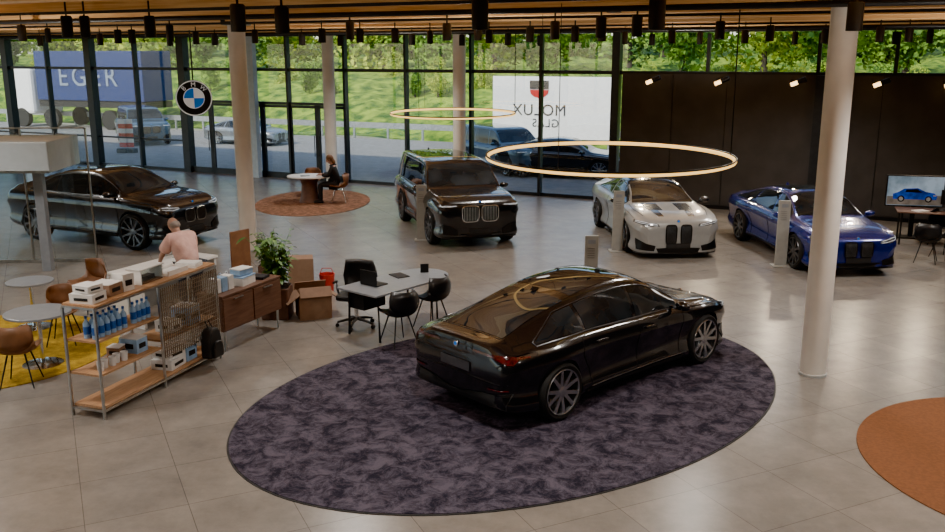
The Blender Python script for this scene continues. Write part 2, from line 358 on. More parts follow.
# ---------------- rugs ----------------
MB().prism(oval(3.76,2.60,96),0,.014).obj('rug','rug_dark',loc=(.65,10.62,0),rz=math.radians(39.5),label='large oval plum-grey mottled rug under the black fastback car',cat='rug')
ed=MB().prism(oval(3.78,2.62,96),0,.008).obj('edge_binding','blackpl',D.objects['rug'])
MB().prism(oval(1.6,2.35),0,.012).obj('rug','rug_rust',loc=(-4.55,25.5,0),label='oval mottled rust-brown rug under the white round table',cat='rug')
MB().prism(oval(1.95,1.95,96),0,.012).obj('rug','rug_orange',loc=(6.02,8.45,0),label='round plain orange-brown rug on the tiled floor',cat='rug')
MB().prism(oval(1.85,1.85),0,.012).obj('rug','rug_yellow',loc=(-7.0,12.2,0),label='round mustard yellow rug under cafe tables',cat='rug')
# ---------------- cars ----------------
def pchip(K):
    xs=[a for a,_ in K]; ys=[b for _,b in K]; n=len(xs)
    h=[xs[i+1]-xs[i] for i in range(n-1)]; d=[(ys[i+1]-ys[i])/h[i] for i in range(n-1)]; m=[0]*n; m[0]=d[0]; m[-1]=d[-1]
    for i in range(1,n-1):
        if d[i-1]*d[i]<=0: m[i]=0
        else:
            w1=2*h[i]+h[i-1]; w2=h[i]+2*h[i-1]; m[i]=(w1+w2)/(w1/d[i-1]+w2/d[i])
    def f(x):
        x=min(max(x,xs[0]),xs[-1]); i=0
        while i<n-2 and x>xs[i+1]: i+=1
        t=(x-xs[i])/h[i]
        return (2*t**3-3*t*t+1)*ys[i]+(t**3-2*t*t+t)*h[i]*m[i]+(-2*t**3+3*t*t)*ys[i+1]+(t**3-t*t)*h[i]*m[i+1]
    return f
GC=dict(L=2.39,ax=(1.53,-1.33),wr=.355,win=(1.0,-1.80),ws=(1.13,.42),rw=(-.95,-2.08),pill=[.12,-.88],sq=0,
 T=[(-2.39,.86),(-2.375,.95),(-2.34,1.01),(-2.28,1.025),(-2.1,1.045),(-1.9,1.085),(-1.5,1.19),(-1.0,1.315),(-.5,1.40),(0,1.43),(.35,1.40),(.7,1.26),(1.1,1.02),(1.25,.975),(1.7,.915),(2.1,.84),(2.28,.775),(2.36,.71),(2.39,.62)],
 S=[(-2.39,.78),(-2.3,.885),(-2.1,.915),(-1.3,.94),(0,.905),(1.1,.875),(1.8,.83),(2.2,.745),(2.36,.645),(2.39,.555)],
 B=[(-2.39,.36),(-2.33,.27),(-2.1,.22),(-1.7,.19),(1.9,.165),(2.3,.17),(2.39,.21)],
 W=[(-2.39,.72),(-2.36,.80),(-2.28,.85),(-2.0,.91),(-1.4,.955),(-.75,.90),(-.3,.885),(.5,.885),(1.5,.932),(1.95,.905),(2.2,.85),(2.33,.76),(2.39,.62)],
 R=[(-2.39,.54),(-2.2,.56),(-1.6,.51),(-.8,.54),(.2,.57),(.7,.63),(1.15,.72),(1.7,.72),(2.1,.66),(2.3,.58),(2.39,.45)],
 kid=(.16,.13,.16,.54),hl=[(.42,.65),(.44,.71),(.84,.77),(.86,.72),(.62,.66)],tl=[(.28,.900),(.30,.925),(.80,.92),(.845,.89),(.84,.83),(.80,.835),(.77,.88),(.50,.895)],door2=True)
def remap(spec,f,**kw):
    s=dict(spec)
    for k in('T','S','B','W','R'): s[k]=[(f(x),y) for x,y in spec[k]]
    s['win']=tuple(f(x) for x in spec['win']); s['rw']=tuple(f(x) for x in spec['rw']); s['ws']=tuple(f(x) for x in spec['ws']); s['pill']=[f(x) for x in spec['pill']]; s['ax']=tuple(f(x) for x in spec['ax'])
    s.update(kw); return s
GN=remap(GC,lambda x:(1.53+(x-1.53)*.9 if x>1.53 else (x if x>-1.33 else -1.33+(x+1.33)*.88))-.0206,L=2.283)
GN['ax']=(1.557,-1.42)
CP=dict(GC); CP.update(L=2.395,ax=(1.53,-1.33),wr=.35,win=(1.0,-1.45),ws=(1.12,.35),rw=(-.95,-1.68),pill=[-.38],door2=False,
 T=[(-2.395,.85),(-2.35,.99),(-2.25,1.07),(-2.0,1.09),(-1.7,1.13),(-1.3,1.24),(-.8,1.355),(-.3,1.395),(.05,1.39),(.4,1.32),(.85,1.12),(1.1,1.0),(1.25,.975),(1.7,.93),(2.1,.87),(2.28,.81),(2.36,.75),(2.395,.66)],
 W=[(-2.395,.66),(-2.35,.78),(-2.25,.86),(-2.0,.92),(-1.4,.955),(-.6,.895),(.6,.895),(1.5,.95),(1.95,.935),(2.2,.88),(2.33,.79),(2.395,.66)],
 S=[(-2.395,.74),(-2.3,.87),(-2.1,.94),(-1.3,.97),(0,.93),(1.1,.90),(1.8,.85),(2.2,.77),(2.36,.68),(2.395,.58)],
 B=[(-2.395,.36),(-2.33,.26),(-2.1,.2),(-1.7,.16),(1.9,.13),(2.3,.12),(2.395,.15)],
 R=[(-2.395,.5),(-2.2,.62),(-1.6,.53),(-.8,.555),(.2,.58),(.7,.63),(1.15,.72),(1.7,.73),(2.1,.67),(2.3,.58),(2.395,.45)],
 kid=(.155,.12,.215,.51),hl=[(.40,.685),(.42,.735),(.86,.795),(.88,.75),(.62,.70)],tl=[(.36,.88),(.40,.93),(.84,.92),(.86,.84)])
XS=dict(L=2.575,ax=(1.70,-1.40),wr=.41,win=(1.06,-2.3),ws=(1.20,.62),rw=(-2.35,-2.52),pill=[.2,-.85,-1.6],door2=True,sq=1,
 T=[(-2.575,1.0),(-2.55,1.35),(-2.48,1.62),(-2.36,1.74),(-1.5,1.785),(-.3,1.79),(.4,1.765),(.70,1.66),(1.15,1.28),(1.28,1.21),(1.9,1.17),(2.3,1.13),(2.48,1.08),(2.55,1.03),(2.575,.94)],
 S=[(-2.575,.85),(-2.4,1.05),(-1.5,1.1),(0,1.08),(1.2,1.09),(2.0,1.07),(2.35,1.03),(2.55,.94),(2.575,.84)],
 B=[(-2.575,.45),(-2.5,.32),(-2,.25),(2.1,.24),(2.45,.25),(2.575,.30)],
 W=[(-2.575,.80),(-2.52,.90),(-2.4,.96),(-1.5,1.0),(0,.975),(1.6,1.005),(2.1,.99),(2.4,.95),(2.53,.88),(2.575,.76)],
 R=[(-2.575,.68),(-2.4,.72),(-1.5,.76),(.4,.76),(.8,.81),(1.2,.88),(2,.86),(2.4,.80),(2.575,.66)],
 kid=(.225,.20,.18,.80),hl=[(.50,.97),(.52,1.0),(.90,1.0),(.93,.96),(.7,.955)],tl=[(.4,.95),(.42,1.03),(.88,1.05),(.9,.92),(.7,.93)])
X6=dict(L=2.47,ax=(1.53,-1.45),wr=.42,win=(1.08,-1.62),ws=(1.22,.52),rw=(-.95,-2.10),pill=[.1,-.82],door2=True,sq=.5,
 T=[(-2.47,.98),(-2.45,1.14),(-2.38,1.21),(-2.2,1.25),(-1.7,1.38),(-1.2,1.52),(-.7,1.64),(-.2,1.69),(.1,1.69),(.45,1.64),(.8,1.48),(1.2,1.23),(1.35,1.19),(1.8,1.16),(2.2,1.10),(2.38,1.03),(2.44,.96),(2.47,.85)],
 S=[(-2.47,.87),(-2.3,1.09),(-1.5,1.14),(0,1.11),(1.2,1.12),(1.9,1.06),(2.25,1.0),(2.44,.88),(2.47,.77)],
 B=[(-2.47,.46),(-2.38,.36),(-1.9,.27),(2.0,.25),(2.35,.27),(2.47,.31)],
 W=[(-2.47,.76),(-2.42,.88),(-2.25,.95),(-1.5,1.02),(-.5,.955),(.5,.955),(1.5,1.01),(2.0,.98),(2.3,.92),(2.43,.84),(2.47,.72)],
 R=[(-2.47,.58),(-2.2,.64),(-1.5,.60),(-.8,.62),(.2,.65),(.8,.72),(1.25,.83),(2,.80),(2.35,.72),(2.47,.58)],
 kid=(.18,.155,.15,.74),hl=[(.46,.91),(.48,.96),(.88,.99),(.9,.93),(.7,.89)],tl=[(.36,.98),(.4,1.06),(.86,1.06),(.88,.94),(.7,.97)])
def wheel_meshes(wr,style):
    X=Matrix.Rotation(-math.pi/2,4,'X')
    w=.125; ri=wr*.78
    ty=MB(); ty.lathe([(ri,-w*.9),(wr*.90,-w),(wr*.97,-w*.85),(wr,-w*.6),(wr,w*.6),(wr*.97,w*.85),(wr*.90,w),(ri,w*.9),(ri,-w*.9)],40,X=X,cap=False)
    r=MB()
    r.lathe([(ri*1.02,w*.93),(ri*1.0,w*1.0),(ri*.95,w*.94),(ri*.93,w*.7),(ri*.92,-w*.5)],40,0,X=X,cap=False)
    r.lathe([(ri*.93,w*.05),(0,w*.05)],32,1,X=X)
    r.lathe([(ri*.72,w*.08),(ri*.72,w*.2),(0.0,w*.2)],32,2,X=X)
    r.lathe([(.075,w*.2),(.07,w*.80),(.03,w*.86),(0,w*.86)],16,0,X=X)
    n=5
    for i in range(n):
        for s in(-1,1):
            a=2*math.pi*i/n; a0=a+s*.16; a1=a+s*(.30 if style==0 else .16)
            p0=Vector((.05*math.cos(a0),w*.80,.05*math.sin(a0))); p1=Vector((ri*.96*math.cos(a1),w*.95,ri*.96*math.sin(a1)))
            d=(p1-p0).normalized(); e=d.cross(Vector((0,1,0))).normalized()
            q=[]
            for p,hw in((p0,.024),(p1,.021)):
                for yy in(0,-.035):
                    for sg in(-1,1): q.append(p+e*hw*sg+Vector((0,yy,0)))
            r.add(q,[(0,1,5,4),(2,6,7,3),(0,4,6,2),(1,3,7,5),(0,2,3,1),(4,5,7,6)],0)
    return ty,r
WM={}
def wheel(parent,wr,style,loc,flip,rimm):
    key=(wr,style,rimm)
    if key not in WM:
        ty,r=wheel_meshes(wr,style)
        a=ty.obj('wheel','tyre',smooth=True,ang=50); b=r.obj('rim',[rimm,'grille','disc'],a,smooth=True,ang=30)
        WM[key]=(a.data,b.data); D.objects.remove(b); D.objects.remove(a)
    a=D.objects.new('wheel',WM[key][0]); b=D.objects.new('rim',WM[key][1])
    for o in(a,b): COL.objects.link(o)
    a.parent=parent; b.parent=a; a.location=loc; a.rotation_euler=(0,random.random()*1.2,math.pi if flip else 0)
def catmull(P,k):
    out=[]; n=len(P)
    for i in range(n-1):
        p0=P[max(i-1,0)];p1=P[i];p2=P[i+1];p3=P[min(i+2,n-1)]
        for j in range(k):
            t=j/k
            out.append(tuple(.5*(2*p1[c]+(-p0[c]+p2[c])*t+(2*p0[c]-5*p1[c]+4*p2[c]-p3[c])*t*t+(-p0[c]+3*p1[c]-3*p2[c]+p3[c])*t**3) for c in(0,1)))
    out.append(P[-1]); return out
def car(spec,paint,loc,head,label,scale=1.0,rimm='rim',roof=None,chrome='chrome',seams=True,style=0,group=None,plate=None,sill=None,vents=False,trim='rimdark'):
    t=thing('car',loc,head,label,'car',group); t.scale=(scale,)*3
    fT,fS,fB,fW,fR=[pchip(spec[k]) for k in('T','S','B','W','R')]; L=spec['L']; sq=spec['sq']
    xs=[]; n=72
    for i in range(n+1): xs.append(-L*math.cos(math.pi*i/n)*.6+(-L+2*L*i/n)*.4)
    rows=[]
    for x in xs:
        zb,zt,zs,w,r=fB(x),fT(x),fS(x),fW(x),fR(x); zs=min(zs,zt-.04); g=zt-zs; h=zs-zb
        r=min(r,w*(.86+.05*sq))
        P=[(0,zb),(.6*w,zb),(.90*w,zb+.01),(.970*w,zb+.05*h+.01),(.982*w,zb+.16*h)]
        P2=[(.982*w,zb+.16*h),(.945*w,zb+.34*h),(.950*w,zb+.52*h),(.975*w,zb+.68*h),(1.0*w,zb+.78*h)]
        P3=[(1.0*w,zb+.78*h),(.988*w,zb+.86*h),(.965*w,zb+.94*h),(.93*w,zs)]
        gf=min(1,max(0,(g-.08)/.15))
        bw=.93*w+( .875*w-.93*w)*gf
        a1_,a2_,a3_,a4_=.80+.07*sq,.905+.045*sq,.965+.02*sq,.992+.004*sq
        Q=[(.93*w,zs),(bw,zs+.02+.03*g),(bw*.5+r*.5+.018*gf,zs+.45*g),(r,zs+a1_*g),(r*(.90+.05*sq),zs+a2_*g),(r*(.68+.1*sq),zs+a3_*g),(r*.38,zs+a4_*g),(0,zt)]
        c=catmull(P,3)[:-1]+catmull(P2,3)[:-1]+catmull(P3,3)[:-1]+catmull(Q,3)
        rows.append([(x,y,z) for y,z in c])
    g=MB(); m=len(rows[0]); ringn=2*m-2; V=[];Fc=[]
    for row in rows:
        V+=[row[j] for j in range(m)]+[(row[j][0],-row[j][1],row[j][2]) for j in range(m-2,0,-1)]
    for i in range(len(rows)-1):
        for j in range(ringn):
            a=i*ringn+j;b=i*ringn+(j+1)%ringn; Fc.append((a,b,b+ringn,a+ringn))
    Fc.append(tuple(range(ringn))); Fc.append(tuple(range((len(rows)-1)*ringn,len(rows)*ringn)))
    g.add(V,Fc,0)
    for fi,f in enumerate(g.f[:-2]):
        c=sum((g.v[i] for i in f),Vector())/4
        if roof and spec['rw'][0]<c.x<spec['ws'][1] and c.z>fS(c.x)+.80*(fT(c.x)-fS(c.x)): g.m[fi]=2
        if vents and 1.22<c.x<2.12 and c.z>fS(c.x) and .17+.10*(c.x-1.22)<abs(c.y)<.50-.12*(c.x-1.22): g.m[fi]=2
    body=g.obj('body',[paint,'seam',roof or paint],t,smooth=True,ang=24)
    bvh=BVHTree.FromPolygons([v.co.copy() for v in body.data.vertices],[tuple(p.vertices) for p in body.data.polygons])
    def proj(a,b,ax,off):
        if ax=='L': o,d=Vector((a,3,b)),Vector((0,-1,0))
        elif ax=='R': o,d=Vector((a,-3,b)),Vector((0,1,0))
        elif ax=='F': o,d=Vector((5,a,b)),Vector((-1,0,0))
        elif ax=='B': o,d=Vector((-5,a,b)),Vector((1,0,0))
        else: o,d=Vector((a,b,5)),Vector((0,0,-1))
        h=bvh.ray_cast(o,d)
        if h[0] is None:
            h=bvh.find_nearest(o+d*(5-L if ax in'FB' else 2.1)); 
        nn=h[1]
        if nn.dot(d)>0: nn=-nn
        return h[0]+nn*off
    def grid(name,m_,fn,nu,nv,ax,off=.004,label=None,parent=None):
        q=MB(); vs=[proj(*fn(i/nu,j/nv),ax,off) for i in range(nu+1) for j in range(nv+1)]
        fs=[(i*(nv+1)+j,(i+1)*(nv+1)+j,(i+1)*(nv+1)+j+1,i*(nv+1)+j+1) for i in range(nu) for j in range(nv)]
        return q.add(vs,fs).obj(name,m_,parent or t,smooth=True,ang=60,label=label)
    def fan(name,m_,loop,ax,off=.006,rings=5,inner=None,label=None,parent=None):
        LP=[]; nl=len(loop)
        for i in range(nl):
            a=loop[i];b=loop[(i+1)%nl]; k=max(1,int(math.hypot(a[0]-b[0],a[1]-b[1])/.05))
            for j in range(k): LP.append((a[0]+(b[0]-a[0])*j/k,a[1]+(b[1]-a[1])*j/k))
        cx=sum(p[0] for p in LP)/len(LP); cz=sum(p[1] for p in LP)/len(LP); nl=len(LP); q=MB(); vs=[];fs=[]
        s0=0 if inner is None else inner
        for k in range(rings+1):
            s=s0+(1-s0)*k/rings
            if k==0 and inner is None: s=.02
            for a,b in LP: vs.append(proj(cx+(a-cx)*s,cz+(b-cz)*s,ax,off))
        for k in range(rings):
            for j in range(nl): fs.append((k*nl+j,k*nl+(j+1)%nl,(k+1)*nl+(j+1)%nl,(k+1)*nl+j))
        if inner is None: fs.append(tuple(range(nl)))
        return q.add(vs,fs).obj(name,m_,parent or t,smooth=True,ang=60,label=label)
    def lnp(pp,ax,off=.001,k=8):
        o=[]
        for (x1,z1),(x2,z2) in zip(pp,pp[1:]):
            for i in range(k): o.append(proj(x1+(x2-x1)*i/k,z1+(z2-z1)*i/k,ax,off))
        return o+[proj(*pp[-1],ax,off)]
    a0,a1=spec['win'][1],spec['win'][0]; pl=[a1]+spec['pill']+[a0]
    gtop=.76+.07*sq
    def tpz(x,u):
        zb=fS(x)+.045; full=fS(x)+gtop*(fT(x)-fS(x)); ft=min(1,max(.0,(x-a0)/(.55-.3*(sq==1))))**.75
        return zb+max(.004,(full-zb)*ft)*u
    for side in 'LR':
        for k in range(len(pl)-1):
            xa=pl[k]-(.03 if k else 0); xb=pl[k+1]+(.03 if k<len(pl)-2 else 0)
            grid('side_window','carglass',lambda u,v,xa=xa,xb=xb:(xa+(xb-xa)*u,tpz(xa+(xb-xa)*u,v)),10,6,side)
        pts=[proj(a1+(a0-a1)*i/30,tpz(a1+(a0-a1)*i/30,1)+.012,side,.006) for i in range(31)]+[proj(a0+(a1-a0)*i/30,tpz(a0+(a1-a0)*i/30,0)-.012,side,.006) for i in range(31)]
        MB().tube(pts,.007,5,closed=True).obj('window_trim',trim,t,smooth=True)
        sg=1 if side=='L' else -1
        if seams:
            q=MB(); zb=fB(0)+.1; f0=a1+.06
            q.tube(lnp([(f0-.02,fS(f0)-.02),(f0-.04,.6),(f0-.07,zb)],side),.005,4)
            mid=spec['pill'][0]; q.tube(lnp([(mid,fS(mid)-.01),(mid-.01,.55),(mid+.0,zb)],side),.005,4)
            if spec['door2']: rr=spec['ax'][1]+.35; q.tube(lnp([(rr+.04,fS(rr)-.01),(rr+.02,.75),(rr+.2,.5),(rr+.26,zb)],side),.005,4); q.tube(lnp([(f0-.07,zb),(rr+.26,zb)],side),.005,4)
            else: q.tube(lnp([(f0-.07,zb),(mid,zb)],side),.005,4)
            q.tube(lnp([(a1+.15,sg*fW(1.2)*.80),(spec['ax'][0]+.1,sg*fW(1.5)*.80),(L-.32,sg*fW(L-.3)*.74)],'T'),.005,4)
            q.obj('panel_gap','seam',t)
        for hx in ([.3,-.68] if spec['door2'] else [-.2]):
            z=fS(hx)-.10; c=proj(hx,z,side,.018); MB().box(c,(.2,.022,.028)).obj('door_handle',paint,t,bev=.008)
        mx=a1-.12; mz=fS(mx)+.10; my=sg*(fW(mx)+.085)
        q=MB(); q.sph((mx,my,mz),(.075,.11,.065),14); q.box((mx,sg*(fW(mx)-.03),mz-.045),(.05,.16,.03)); q.obj('wing_mirror',roof or paint,t,smooth=True)
        grid('side_skirt','blackpl',lambda u,v:(1.05-2.0*u,fB(0)+.012+.075*v),12,2,side,.010)
        if sill: MB().tube(lnp([(1.1,fB(0)+.11),(-.85,fB(0)+.11)],side,.012),.008,5).obj('sill_strip',sill,t,smooth=True)
        lo=[(sg*a,b) for a,b in spec['hl']]
        hl=fan('headlight','hlglass',lo,'F',.008)
        (ha,hb),(hc,hd_)=spec['hl'][1],spec['hl'][2]
        drl=MB()
        drl.tube(lnp([(sg*(ha+.03),hb-.012),(sg*(hc-.02),hd_-.015)],'F',.016,8),.007,5)
        (ha,hb),(hc,hd_)=spec['hl'][0],spec['hl'][4]
        drl.tube(lnp([(sg*(ha+.04),hb+.015),(sg*(hc),hd_+.02),(sg*(spec['hl'][3][0]-.03),spec['hl'][3][1]+.012)],'F',.016,6),.005,5)
        drl.obj('light_strip','lamp',hl,smooth=True)
        tlo=fan('tail_light','tail',[(sg*a,b) for a,b in spec['tl']],'B',.008)
        if spec['door2'] and not sq:
            zt_=spec['tl'][2][1]; grid('side_lamp','tail',lambda u,v:(-L+.10+.26*u,zt_-.035+.035*v*(1-.6*u)),8,2,side,.006,parent=tlo)
        ky,kw,kh,kz=spec['kid']
        kl=[]
        for i in range(28):
            a=2*math.pi*i/28; ca,sa=math.cos(a),math.sin(a)
            kl.append((sg*(ky)+kw*math.copysign(abs(ca)**.45,ca)*(1+.10*sa),kz+kh*math.copysign(abs(sa)**.45,sa)))
        gr=fan('grille','grille',kl,'F',.012); fan('grille_surround',chrome,kl,'F',.022,1,.92,parent=gr)
        q=MB()
        for i in range(9):
            yy=sg*ky+kw*(-.72+.18*i)
            q.tube([proj(yy,kz+kh*s,'F',.018) for s in(-.82,-.4,0,.4,.82)],.005,4)
        q.obj('grille_bars','rimdark' if sq!=1 else 'steel',gr)
        bz=fB(L-.2)
        fan('air_intake','grille',[(sg*.50,bz+.06),(sg*.47,bz+.17),(sg*.66,bz+.22),(sg*.84,bz+.31),(sg*.84,bz+.09)] if not sq else [(sg*.52,bz+.08),(sg*.52,bz+.20),(sg*.66,bz+.30),(sg*.86,bz+.34),(sg*.84,bz+.12)],'F',.009)
        if seams: MB().tube(lnp([(1.2,sg*.52),(1.7,sg*.46),(L-.2,sg*.38)],'T',.0),.006,4).obj('bonnet_crease',paint,t,smooth=True)
        for ai,axx in enumerate(spec['ax']):
            wheel(t,spec['wr'],style,(axx,sg*(fW(axx)-.135),spec['wr']),side=='R',rimm)
    bz=fB(L-.2); rb=fB(-L+.1)
    fan('lower_intake','grille',[(-.42,bz+.03),(-.46,bz+.12),(0,bz+.14),(.46,bz+.12),(.42,bz+.03),(0,bz+.02)],'F',.008)
    MB().tube(lnp([(-.86,bz+.025),(-.4,bz+.02),(.4,bz+.02),(.86,bz+.025)],'F',.012),.016,5).obj('front_splitter','blackpl',t,smooth=True)
    df=fan('diffuser','blackpl',[(-.80,rb+.05),(-.82,rb+.24),(-.45,rb+.20),(-.38,rb+.13),(.38,rb+.13),(.45,rb+.20),(.82,rb+.24),(.80,rb+.05)],'B',.009)
    for sg in(-1,1):
        fan('reflector','tail',[(sg*.55,rb+.26),(sg*.55,rb+.28),(sg*.80,rb+.29),(sg*.80,rb+.27)],'B',.012,parent=df)
    MB().tube(lnp([(-.80,.60 if not sq else .72),(.80,.60 if not sq else .72)],'B',.0,20),.007,4).obj('bumper_gap','seam',t)
    w0,w1=spec['ws']
    grid('windscreen','carglass',lambda u,v:(w0+(w1-w0)*u,(2*v-1)*fR(w0+(w1-w0)*u)*.94),10,14,'T')
    r0,r1=spec['rw']
    grid('rear_window','carglass',lambda u,v:(r0+(r1-r0)*u,(2*v-1)*fR(r0+(r1-r0)*u)*.90),10,14,'T')
    if seams:
        s0,s1=w1-.15,r0+.15
        grid('panoramic_roof','carglass' if not roof else roof,lambda u,v:(s0+(s1-s0)*u,(2*v-1)*fR(0)*.82),8,12,'T',.003)
        MB().tube(lnp([(r1-.03,-.5),(r1-.03,.5)],'T'),.005,4).obj('boot_gap','seam',t)
    fx=r0+.05; c=proj(fx,0,'T',0); MB().add([c+Vector((.09,0,0)),c+Vector((-.09,.03,0)),c+Vector((-.09,-.03,0)),c+Vector((-.07,0,.055))],[(0,1,3),(0,3,2),(1,2,3),(0,2,1)]).obj('roof_antenna',paint,t)
    def badge(c,dx):
        e=MB().cyl(c,c+Vector((dx,0,0)),.036,n=20).obj('emblem','chrome',t); MB().cyl(c,c+Vector((dx*1.3,0,0)),.022,n=20).obj('emblem_centre','bmwblue',e)
    badge(proj(0,fT(L-.12)-.03,'F',.006),.012)
    c=proj(0,.70 if sq<.5 else .85,'B',.012); MB().box(c,(.012,.5,.11)).obj('number_plate','rimdark' if not plate else plate,t)
    badge(proj(0,(fT(-L+.06)+fS(-L+.06))/2-.02,'B',.006),-.012)
    zp=bz+.17; c=proj(0,zp,'F',.02); MB().box(c,(.012,.5,.10)).obj('number_plate','blackpl' if not plate else plate,t)
    cut=MB()
    for axx in spec['ax']:
        for sg in(-1,1):
            yo=fW(axx); cut.cyl((axx,sg*(yo-.32),spec['wr']),(axx,sg*(yo+.3),spec['wr']),spec['wr']+.035,n=40,mi=1)
    co=cut.obj('cutter',[paint,'seam'])
    co.parent=t
    mo=body.modifiers.new('b','BOOLEAN'); mo.object=co; mo.operation='DIFFERENCE'; mo.solver='EXACT'
    me=realize(body); body.modifiers.clear(); body.data=me; D.objects.remove(co)
    me.set_sharp_from_angle(angle=math.radians(24))
    return t
car(GN,'p_black',(1.44,11.26,.012),math.radians(42.5),'glossy black four-door fastback car parked on the oval rug',.97,'rim',chrome='rimdark',sill='steel')
car(XS,'p_blk2',(-.52,21.5,0),math.radians(-74),'large black seven-seat SUV with chrome grille',.97,'rimdark')
car(CP,'p_white',(4.05,20.45,0),math.radians(-86),'pale grey-white sports coupe with black bonnet accents',1.0,'rimdark',roof='roofblk',chrome='grille',vents=True,trim='grille')
car(GC,'p_blue',(7.05,18.85,0),math.radians(-85),'metallic blue four-door fastback car beside the charcoal wall',.98,'rimdark',chrome='grille',trim='grille')
car(X6,'p_blk2',(-8.25,20.4,0),math.radians(-24),'glossy black coupe-roofed SUV behind the glass partition',.97,'rimdark')
# ---------------- outside ----------------
MB().prism([(W(-75,.2).x,W(-75,.2).y),(W(60,.2).x,W(60,.2).y),(W(60,6).x,W(60,6).y),(W(-75,6).x,W(-75,6).y)],-.2,-.04).obj('forecourt_paving','paving',kind='structure')
MB().box((0,0,0),(140,8.5,.1)).obj('road','asphalt',loc=W(-10,10.2,-.09),rz=WA,kind='structure')
g=MB(); nx,ny=160,50; vs=[]
for i in range(nx+1):
    for j in range(ny+1):
        t=-85+i*1.0; n=14.9+j*1.25; z=0
        z=3.1*min(1,max(0,(n-16)/12))+ .25*math.sin(t*.6+j*.5)*.5 + random.uniform(-.22,.22)*min(1,(n-14.9)/3)+max(0,n-36)*.07
        vs.append(W(t,n,z-.1))
g.add(vs,[(i*(ny+1)+j,(i+1)*(ny+1)+j,(i+1)*(ny+1)+j+1,i*(ny+1)+j+1) for i in range(nx) for j in range(ny)]).obj('grass_embankment','grass',smooth=True,ang=80,label='green meadow embankment rising beyond the road',cat='grass bank',kind='stuff')
tm=[]
for v in range(3):
    g=MB(); cs=[(random.uniform(-1.5,1.5),random.uniform(-1.5,1.5),random.uniform(1.6,6.5),random.uniform(1.3,2.1)) for _ in range(9)]
    for _ in range(3200):
        cx,cy,cz,r=random.choice(cs); d=Vector((random.gauss(0,1),random.gauss(0,1),random.gauss(0,1))).normalized()*r*random.uniform(.75,1.05)
        c=Vector((cx,cy,cz))+d; a=Vector((random.gauss(0,1),random.gauss(0,1),random.gauss(0,1))).normalized(); b=a.orthogonal().normalized()
        s=random.uniform(.12,.24); g.add([c-a*s,c+b*s*.6,c+a*s,c-b*s*.6],[(0,1,2,3)])
    fo=g.obj('foliage',['foliage','foliage2','foliage'][v],merge=False)
    tr=MB().tube([(0,0,-.5),(.1,0,1.5),(0,.1,3.5),(.1,0,5)],[.22,.16,.1,.05],8).obj('trunk','bark',smooth=True)
    tm.append((fo.data,tr.data)); D.objects.remove(fo); D.objects.remove(tr)
def tree(p,s,v,nm_='tree',lb='leafy green tree on the embankment beyond the road',gp_='trees on the embankment'):
    t=thing(nm_,p,random.uniform(0,6),lb,nm_,gp_); t.scale=(s,s,s*random.uniform(.9,1.15))
    for nm,me in zip(('foliage','trunk'),tm[v]): o=D.objects.new(nm,me); COL.objects.link(o); o.parent=t
for i in range(30):
    t=-72+i*4.2+random.uniform(-.6,.6); tree(W(t,random.uniform(29,33),2.7),random.uniform(.85,1.15),random.choice((0,1,1,2)))
for i in range(20):
    t=-90+i*8+random.uniform(-1,1); tree(W(t,random.uniform(46,54),3.4),random.uniform(1.3,1.6),random.choice((0,2,2,1)))
for i in range(30):
    t=-36+i*1.9+random.uniform(-.5,.5); tree(W(t,random.uniform(22,28),random.uniform(1.2,1.8)),random.uniform(.18,.34),random.choice((0,1,2)),'shrub','small green shrub growing on the grassy embankment','shrubs on the embankment')
gt=thing('guard_rail',W(-20,14.6,0),WA,'galvanised steel guard rail along the far edge of the road','guard rail')
MB().box((0,0,.62),(90,.05,.28)).obj('rail','galv',gt)
pm=MB().box((0,.06,.3),(.1,.08,.8)).obj('post','galv',gt); pm.location=(-44,0,0)
for i in range(1,45):
    kk=pm.copy(); COL.objects.link(kk); kk.location=(-44+2*i,0,0)
q=W(-5.7,10.8); bt=thing('billboard',(q.x,q.y,0),WA,'white tarpaulin billboard with black lettering and shield crest','billboard')
MB().box((0,0,1.95),(5.5,.12,2.55)).obj('panel','bannerw',bt,bev=.02)
for x in(-2.4,-.8,.8,2.4): MB().box((x,.1,.9),(.1,.1,1.8)).obj('post','galv',bt)
RX=(math.pi/2,0,0)
text('MOLUX',.66,'txtblk','lettering',bt,(-.62,-.075,1.83),RX,mirror=True,bold=.0,space=1.08)
text('GLAS',.48,'txtblk','lettering',bt,(-.32,-.075,1.30),RX,mirror=True,bold=.0,space=1.1)
XX=Matrix.Translation((-.62,-.07,2.70))@Matrix.Rotation(math.pi/2,4,'X')
MB().prism([(-.42,-.02),(.42,-.02),(.38,-.18),(.22,-.30),(.06,-.33),(0,-.44),(-.06,-.33),(-.22,-.30),(-.38,-.18)],0,.02,X=XX).obj('shield_crest','red',bt)
MB().prism([(-.42,.02),(-.42,.36),(.42,.36),(.42,.02)],.02,.03,X=XX).obj('shield_band','txtblk',bt)
dd=52; lt=thing('lorry',((98-472.5)/900*dd,(dd-.3)/.9736,-.04),WA+.06,'dark blue tarpaulin lorry trailer with faded lettering on the road','lorry')
MB().box((0.4,0,2.98),(7.8,2.4,2.75)).obj('trailer','truckblue',lt,bev=.03); MB().box((0.4,0,1.4),(7.8,2.2,.35)).obj('chassis','black',lt)
MB().box((-4.9,0,2.1),(1.9,2.3,2.7)).obj('cab','bannerw',lt,bev=.2)
for x in(-4.9,-2.6,1.7,2.9):
    for y in(-1.05,1.05): MB().cyl((x,y-.15,.55),(x,y+.15,.55),.55,n=20).obj('wheel','tyre',lt,smooth=True)
text('EGER',1.55,'trucktxt','lettering',lt,(.4,-1.24,2.9),RX,bold=.0,space=1.3)
og='cars outside the glazing'
p=F(497,178); car(XS,'p_slate',(p.x+.3,p.y+2.6,-.04),math.radians(-60),'slate-blue SUV parked outside the glazing',.9,'rim',seams=False,group=og)
